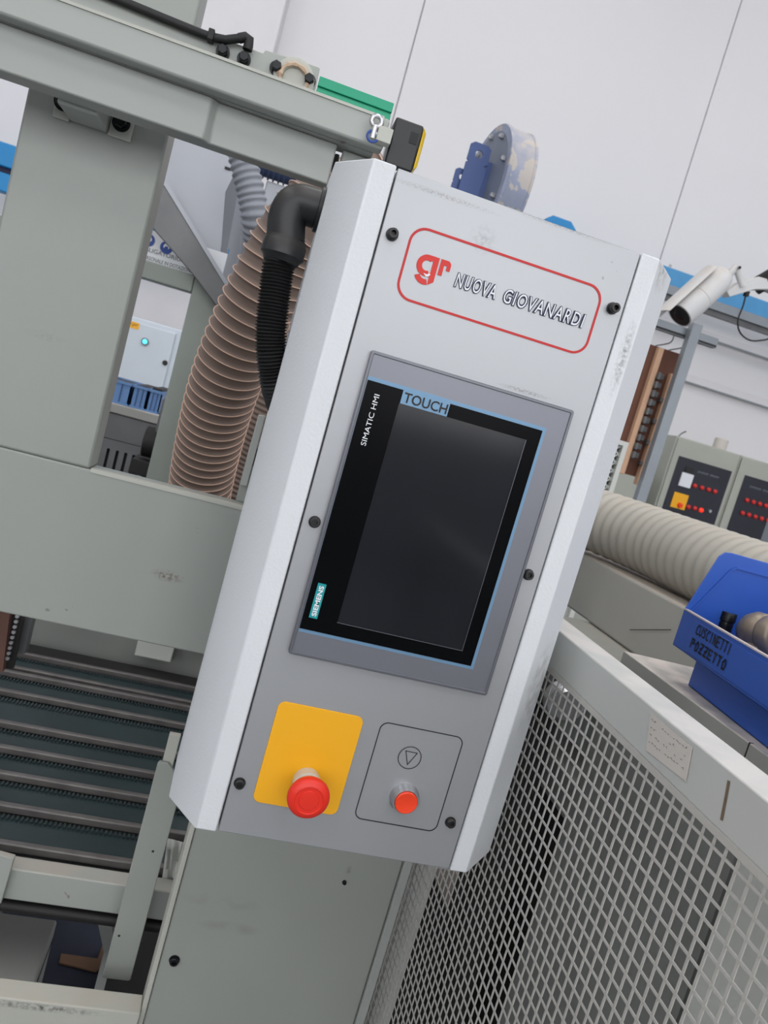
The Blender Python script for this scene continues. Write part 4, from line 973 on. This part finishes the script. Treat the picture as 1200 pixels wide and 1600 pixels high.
for p in ((1085, 759), (1096, 762), (1106.5, 765), (1116.5, 768), (1075, 792), (1085, 794)): lamp(t, *p, m_lampred, yl_)
lamp(t, 1095, 797, m_lampon, yl_)
q = aty(1070.5, 750, Yc_); obj('meter', MB().box(q.x - .052, q.x + .052, yl_ - .01, yl_ - .0003, q.z - .055, q.z + .055), m_whiteink, t, label='white dial meter')
q = aty(1060.5, 782.5, Yc_); obj('yellow_plate', MB().box(q.x - .065, q.x + .065, yl_ - .005, yl_ - .0003, q.z - .062, q.z + .062), m_yellow, t)
obj('rotary_knob', MB().lathe((q.x + .012, yl_ - .005, q.z - .032), (0, -1, 0), [(0, .022), (.02, .018)], 16), m_redlit, t)
q = aty(1090, 737, Yc_); faint_print(t, q.x, yl_, q.z, .20)
q = aty(1076, 734, Yc_); obj('counter', MB().box(q.x - .035, q.x + .035, yl_ - .006, yl_ - .0003, q.z - .02, q.z + .02), m_dark, t)
q = aty(1107, 798, Yc_); obj('key_switch', MB().lathe((q.x, yl_, q.z), (0, -1, 0), [(0, .015), (.02, .012)], 12), m_steel, t)
q = aty(1140, 694, Yc_); 
tag(obj('cable_gland', MB().cyl((q.x, Yc_ + .12, zc), (q.x, Yc_ + .12, zc + .09), .055, 20), m_paper, bev=.006), 'beige round cap on top of the left control cabinet', 'cap')
q = aty(1063, 678, Yc_)
tag(obj('bent_wire', MB().rings([(xc + .03, Yc_ + .05, zc), (xc + .05, Yc_ + .05, zc + .03), (xc + .08, Yc_ + .05, zc + .055)], .006, 8), m_darkmetal), 'short bent wire on the left corner of the control cabinet', 'wire')
t, x0 = cabinet(1, 'grey control cabinet with two rows of red buttons, at right frame edge')
p0b = aty(1164, 742, Yc_)
pn = obj('instrument_panel', MB().box(p0b.x, p0b.x + .49, Yc_ - .008, Yc_ - .0005, zb_p - .03, p0b.z), m_panelblk, t, bev=.002, label='black instrument panel')
for i in range(6): lamp(t, 1166.5 + i * 9.9, 781.5 + i * 2.9, m_lampred, yl_)
for i in range(6): lamp(t, 1159.5 + i * 9.9, 801.5 + i * 2.9, m_lampred, yl_)
q = aty(1171, 760, Yc_); faint_print(t, q.x, yl_, q.z, .24)
t, x0 = cabinet(-1.32, 'plain low grey cabinet behind the hanging wooden rack')
for o in t.children:
    for v in o.data.vertices:
        if v.co.z > 1: v.co.z -= .32

# post, strut, rack
Yp = 2.55
q = aty(1092, 506, Yp)
t = thing('steel_post', 'slim galvanised post standing right of the hanging wooden rack', 'post', (q.x, Yp, 0))
obj('post', MB().box(q.x - .024, q.x + .024, Yp, Yp + .04, 0, q.z), m_post, t, bev=.003)
obj('foot_plate', MB().box(q.x - .06, q.x + .06, Yp - .04, Yp + .08, 0, .008), m_post, t)
za = aty(1100, 530, Yp + .045).z; xe = aty(1120, 538, Yp + .045).x
obj('cross_strut', MB().box(xe - 1.5, xe, Yp + .0405, Yp + .075, za - .022, za + .022), m_post, t, bev=.002)
obj('strut_slot', MB().box(xe - 1.5, xe - .002, Yp + .0398, Yp + .0410, za - .019, za - .010), m_dark, t)
Yk2 = Yp + .13
bx1 = aty(1072, 558, Yk2).x; bz1 = aty(1072, 556, Yk2).z; bz0 = aty(990, 744, Yk2).z
t = thing('wooden_rack', 'brown hanging wooden rack with pale battens and clips, left of the post', 'rack', (bx1 - .2, Yk2, bz0))
obj('back_board', MB().box(bx1 - .40, bx1 - .012, Yk2, Yk2 + .018, bz0, bz1), m_board, t, bev=.002)
xb1 = aty(1032, 545, Yk2 - .03).x
ztb = aty(1032, 543, Yk2 - .03).z; zbb = aty(992, 746, Yk2 - .03).z
obj('batten', MB().box(xb1 - .006, xb1 + .020, Yk2 - .03, Yk2 - .0005, zbb, ztb), m_wood, t, bev=.002)
obj('batten', MB().box(bx1 - .060, bx1 - .030, Yk2 - .03, Yk2 - .0005, zbb - .03, bz1 - .10), m_wood, t, bev=.002)
for i in range(10):
    zc_ = ztb - .12 - i * (ztb - zbb - .18) / 10
    cl = MB().box(xb1 + .0205, xb1 + .058, Yk2 - .034, Yk2 - .006, zc_ - .014, zc_ + .010).box(xb1 + .0205, xb1 + .032, Yk2 - .05, Yk2 - .0345, zc_ - .02, zc_ + .012)
    obj('clip', cl, m_darkmetal, t, bev=.002)
for i in range(4):
    zc_ = ztb - .22 - i * .10
    obj('clip', MB().box(bx1 - .076, bx1 - .0605, Yk2 - .036, Yk2 - .01, zc_ - .012, zc_ + .01), m_bar, t, bev=.002)
for hx in (xb1 + .03, bx1 - .05):
    obj('hook', MB().rings(smoothpath([(hx, Yp + .076, za - .005), (hx, Yp + .085, za - .05), (hx - .022, Yk2 + .03, za - .068), (hx - .028, Yk2 + .03, bz1 + .002)], 16)[0], .003, 8), m_darkmetal, t)
# perforated grille box
Yz = 2.2
q0 = aty(984, 692, Yz); qb = aty(957, 768, Yz)
t = thing('grille_cabinet', 'white framed box with black lattice grille beside the control box edge', 'cabinet', (q0.x - .2, Yz, 0))
obj('cabinet_body', MB().box(q0.x - .42, q0.x, Yz + .03, Yz + .25, 0, q0.z), m_innerw, t, bev=.004)
obj('grille_backing', MB().box(q0.x - .40, q0.x - .022, Yz + .0275, Yz + .0295, q0.z - .6, q0.z - .022), m_dark, t)
fr = MB().box(q0.x - .42, q0.x, Yz + .005, Yz + .0270, q0.z - .018, q0.z).box(q0.x - .020, q0.x, Yz + .005, Yz + .0270, .0, q0.z - .018)
obj('grille_frame', fr, m_innerw, t)
gr = MB(); gx0, gx1, gz0, gz1 = q0.x - .40, q0.x - .0205, q0.z - .60, q0.z - .0185; st_ = .034
for i in range(-20, 30):
    for sgn in (1, -1):
        pts = []
        z_s = gz0 + i * st_
        a_ = Vector((gx0, Yz + .018, z_s)); b_ = Vector((gx1, Yz + .018, z_s + sgn * (gx1 - gx0)))
        def clip(a, b):
            t0, t1 = 0., 1.; d = b - a
            for lo, hi, k in ((gz0, gz1, 2),):
                if abs(d[k]) < 1e-9: continue
                ta, tb = (lo - a[k]) / d[k], (hi - a[k]) / d[k]
                if ta > tb: ta, tb = tb, ta
                t0 = max(t0, ta); t1 = min(t1, tb)
            return (a + d * t0, a + d * t1) if t1 - t0 > .01 else None
        c_ = clip(a_, b_)
        if c_: gr.bar(c_[0], c_[1], .004, .007, up=(0, 1, 0))
obj('lattice', gr, m_innerw, t, smooth=0, kind='stuff')

# ---- cctv camera
Yv = 2.35
def cam_pt(x_, y_, d=0): return aty(x_, y_, Yv + d)
t = thing('security_camera', 'dusty white bullet security camera with sun shield at upper right', 'camera', cam_pt(1080, 460))
f0 = cam_pt(1062, 493, -.01); f1 = cam_pt(1130, 431, .03); ax = (f1 - f0).normalized(); ln = (f1 - f0).length
rr = .056
obj('camera_barrel', MB().lathe(f0, ax, [(0, rr), (.002, rr + .001), (ln * .42, rr + .001), (ln * .425, rr - .001), (ln * .43, rr + .001), (ln * .85, rr), (ln, rr * .8), (ln + .01, rr * .5)], 40), m_cctv, t, smooth=40)
obj('lens_face', MB().lathe(f0 - ax * .0015, ax, [(0, rr * .88), (.001, rr * .88)], 36), m_dark, t)
obj('lens', MB().lathe(f0 - ax * .0045, ax, [(0, rr * .32), (.0015, rr * .42), (.003, rr * .45)], 28), m_display, t)
upv = Vector((0, 0, 1)); sd = ax.cross(upv).normalized(); nn = sd.cross(ax).normalized()
shd = MB(); K = 12; prev = None
s0 = f0 - ax * .075; s1 = f0 + ax * (ln * .86)
vsn = []
for e, cc in ((0, s0), (1, s1)):
    for rad in (rr + .020, rr + .023):
        for i in range(K + 1):
            a_ = radians(62 + 108 * i / K); wv = sd * cos(a_) * rad * 1.05 + nn * sin(a_) * rad
            fw = ax * (.03 * abs(cos(a_)) if e == 0 else 0); vsn.append(cc + wv + fw)
n1 = K + 1
fs = []
for i in range(K):
    fs += [(i, i + 1, 2 * n1 + i + 1, 2 * n1 + i), (n1 + i, 3 * n1 + i, 3 * n1 + i + 1, n1 + i + 1), (i, n1 + i, n1 + i + 1, i + 1), (2 * n1 + i, 2 * n1 + i + 1, 3 * n1 + i + 1, 3 * n1 + i)]
fs += [(0, 2 * n1, 3 * n1, n1), (K, n1 + K, 3 * n1 + K, 2 * n1 + K)]
obj('sun_shield', shd.add(vsn, fs), m_cctv, t, smooth=40, label='dust covered sun shield')
arm = [cam_pt(1138, 425, .07), cam_pt(1150, 414, .07), cam_pt(1156, 432, .07), cam_pt(1160, 447, .07)]
obj('pivot', MB().rings(smoothpath([cam_pt(1136, 436, .08), cam_pt(1142, 426, .07), cam_pt(1150, 417, .07)], 10)[0], .015, 14), m_cctv, t, smooth=60)
obj('pivot', MB().rings(smoothpath([cam_pt(1150, 417, .07), cam_pt(1155, 432, .07), cam_pt(1160, 448, .07)], 10)[0], .014, 14), m_cctv, t, smooth=60)
obj('pivot_screw', MB().cyl(cam_pt(1156, 418, .04), cam_pt(1156, 418, .075), .006, 10), m_dark, t)
plt = [cam_pt(*p, .07) for p in ((1136, 455), (1158, 440), (1186, 432), (1215, 440), (1230, 452), (1180, 452), (1140, 464))]
obj('bracket_arm', MB().prism(plt, (0, .05, 0)), m_cctv, t, bev=.003)
obj('mount_base', MB().cyl(cam_pt(1215, 428, .07), cam_pt(1180, 448, .14), .038, 24), m_dark, t)
mp_ = cam_pt(1215, 440)
obj('cross_arm', MB().box(mp_.x, mp_.x + .42, Yv + .09, Yv + .12, mp_.z - .02, mp_.z + .02), m_post, t)
obj('back_pole', MB().box(mp_.x + .42, mp_.x + .47, Yv + .08, Yv + .13, 0, mp_.z + .1), m_post, t)
cb = [cam_pt(*p, .09) for p in ((1166, 457), (1161, 478), (1153, 500), (1156, 519), (1170, 531), (1188, 532), (1205, 526), (1215, 500))]
tag(obj('camera_cable', MB().rings(smoothpath(cb, 40)[0], .0035, 8), m_blackmat), 'thin black cable looping down from the security camera bracket', 'cable')
obj('cable_gland', MB().box(cam_pt(1166, 460, .09).x - .008, cam_pt(1166, 460, .09).x + .008, Yv + .08, Yv + .10, cam_pt(1166, 463, .09).z, cam_pt(1166, 455, .09).z), m_blackmat, t)
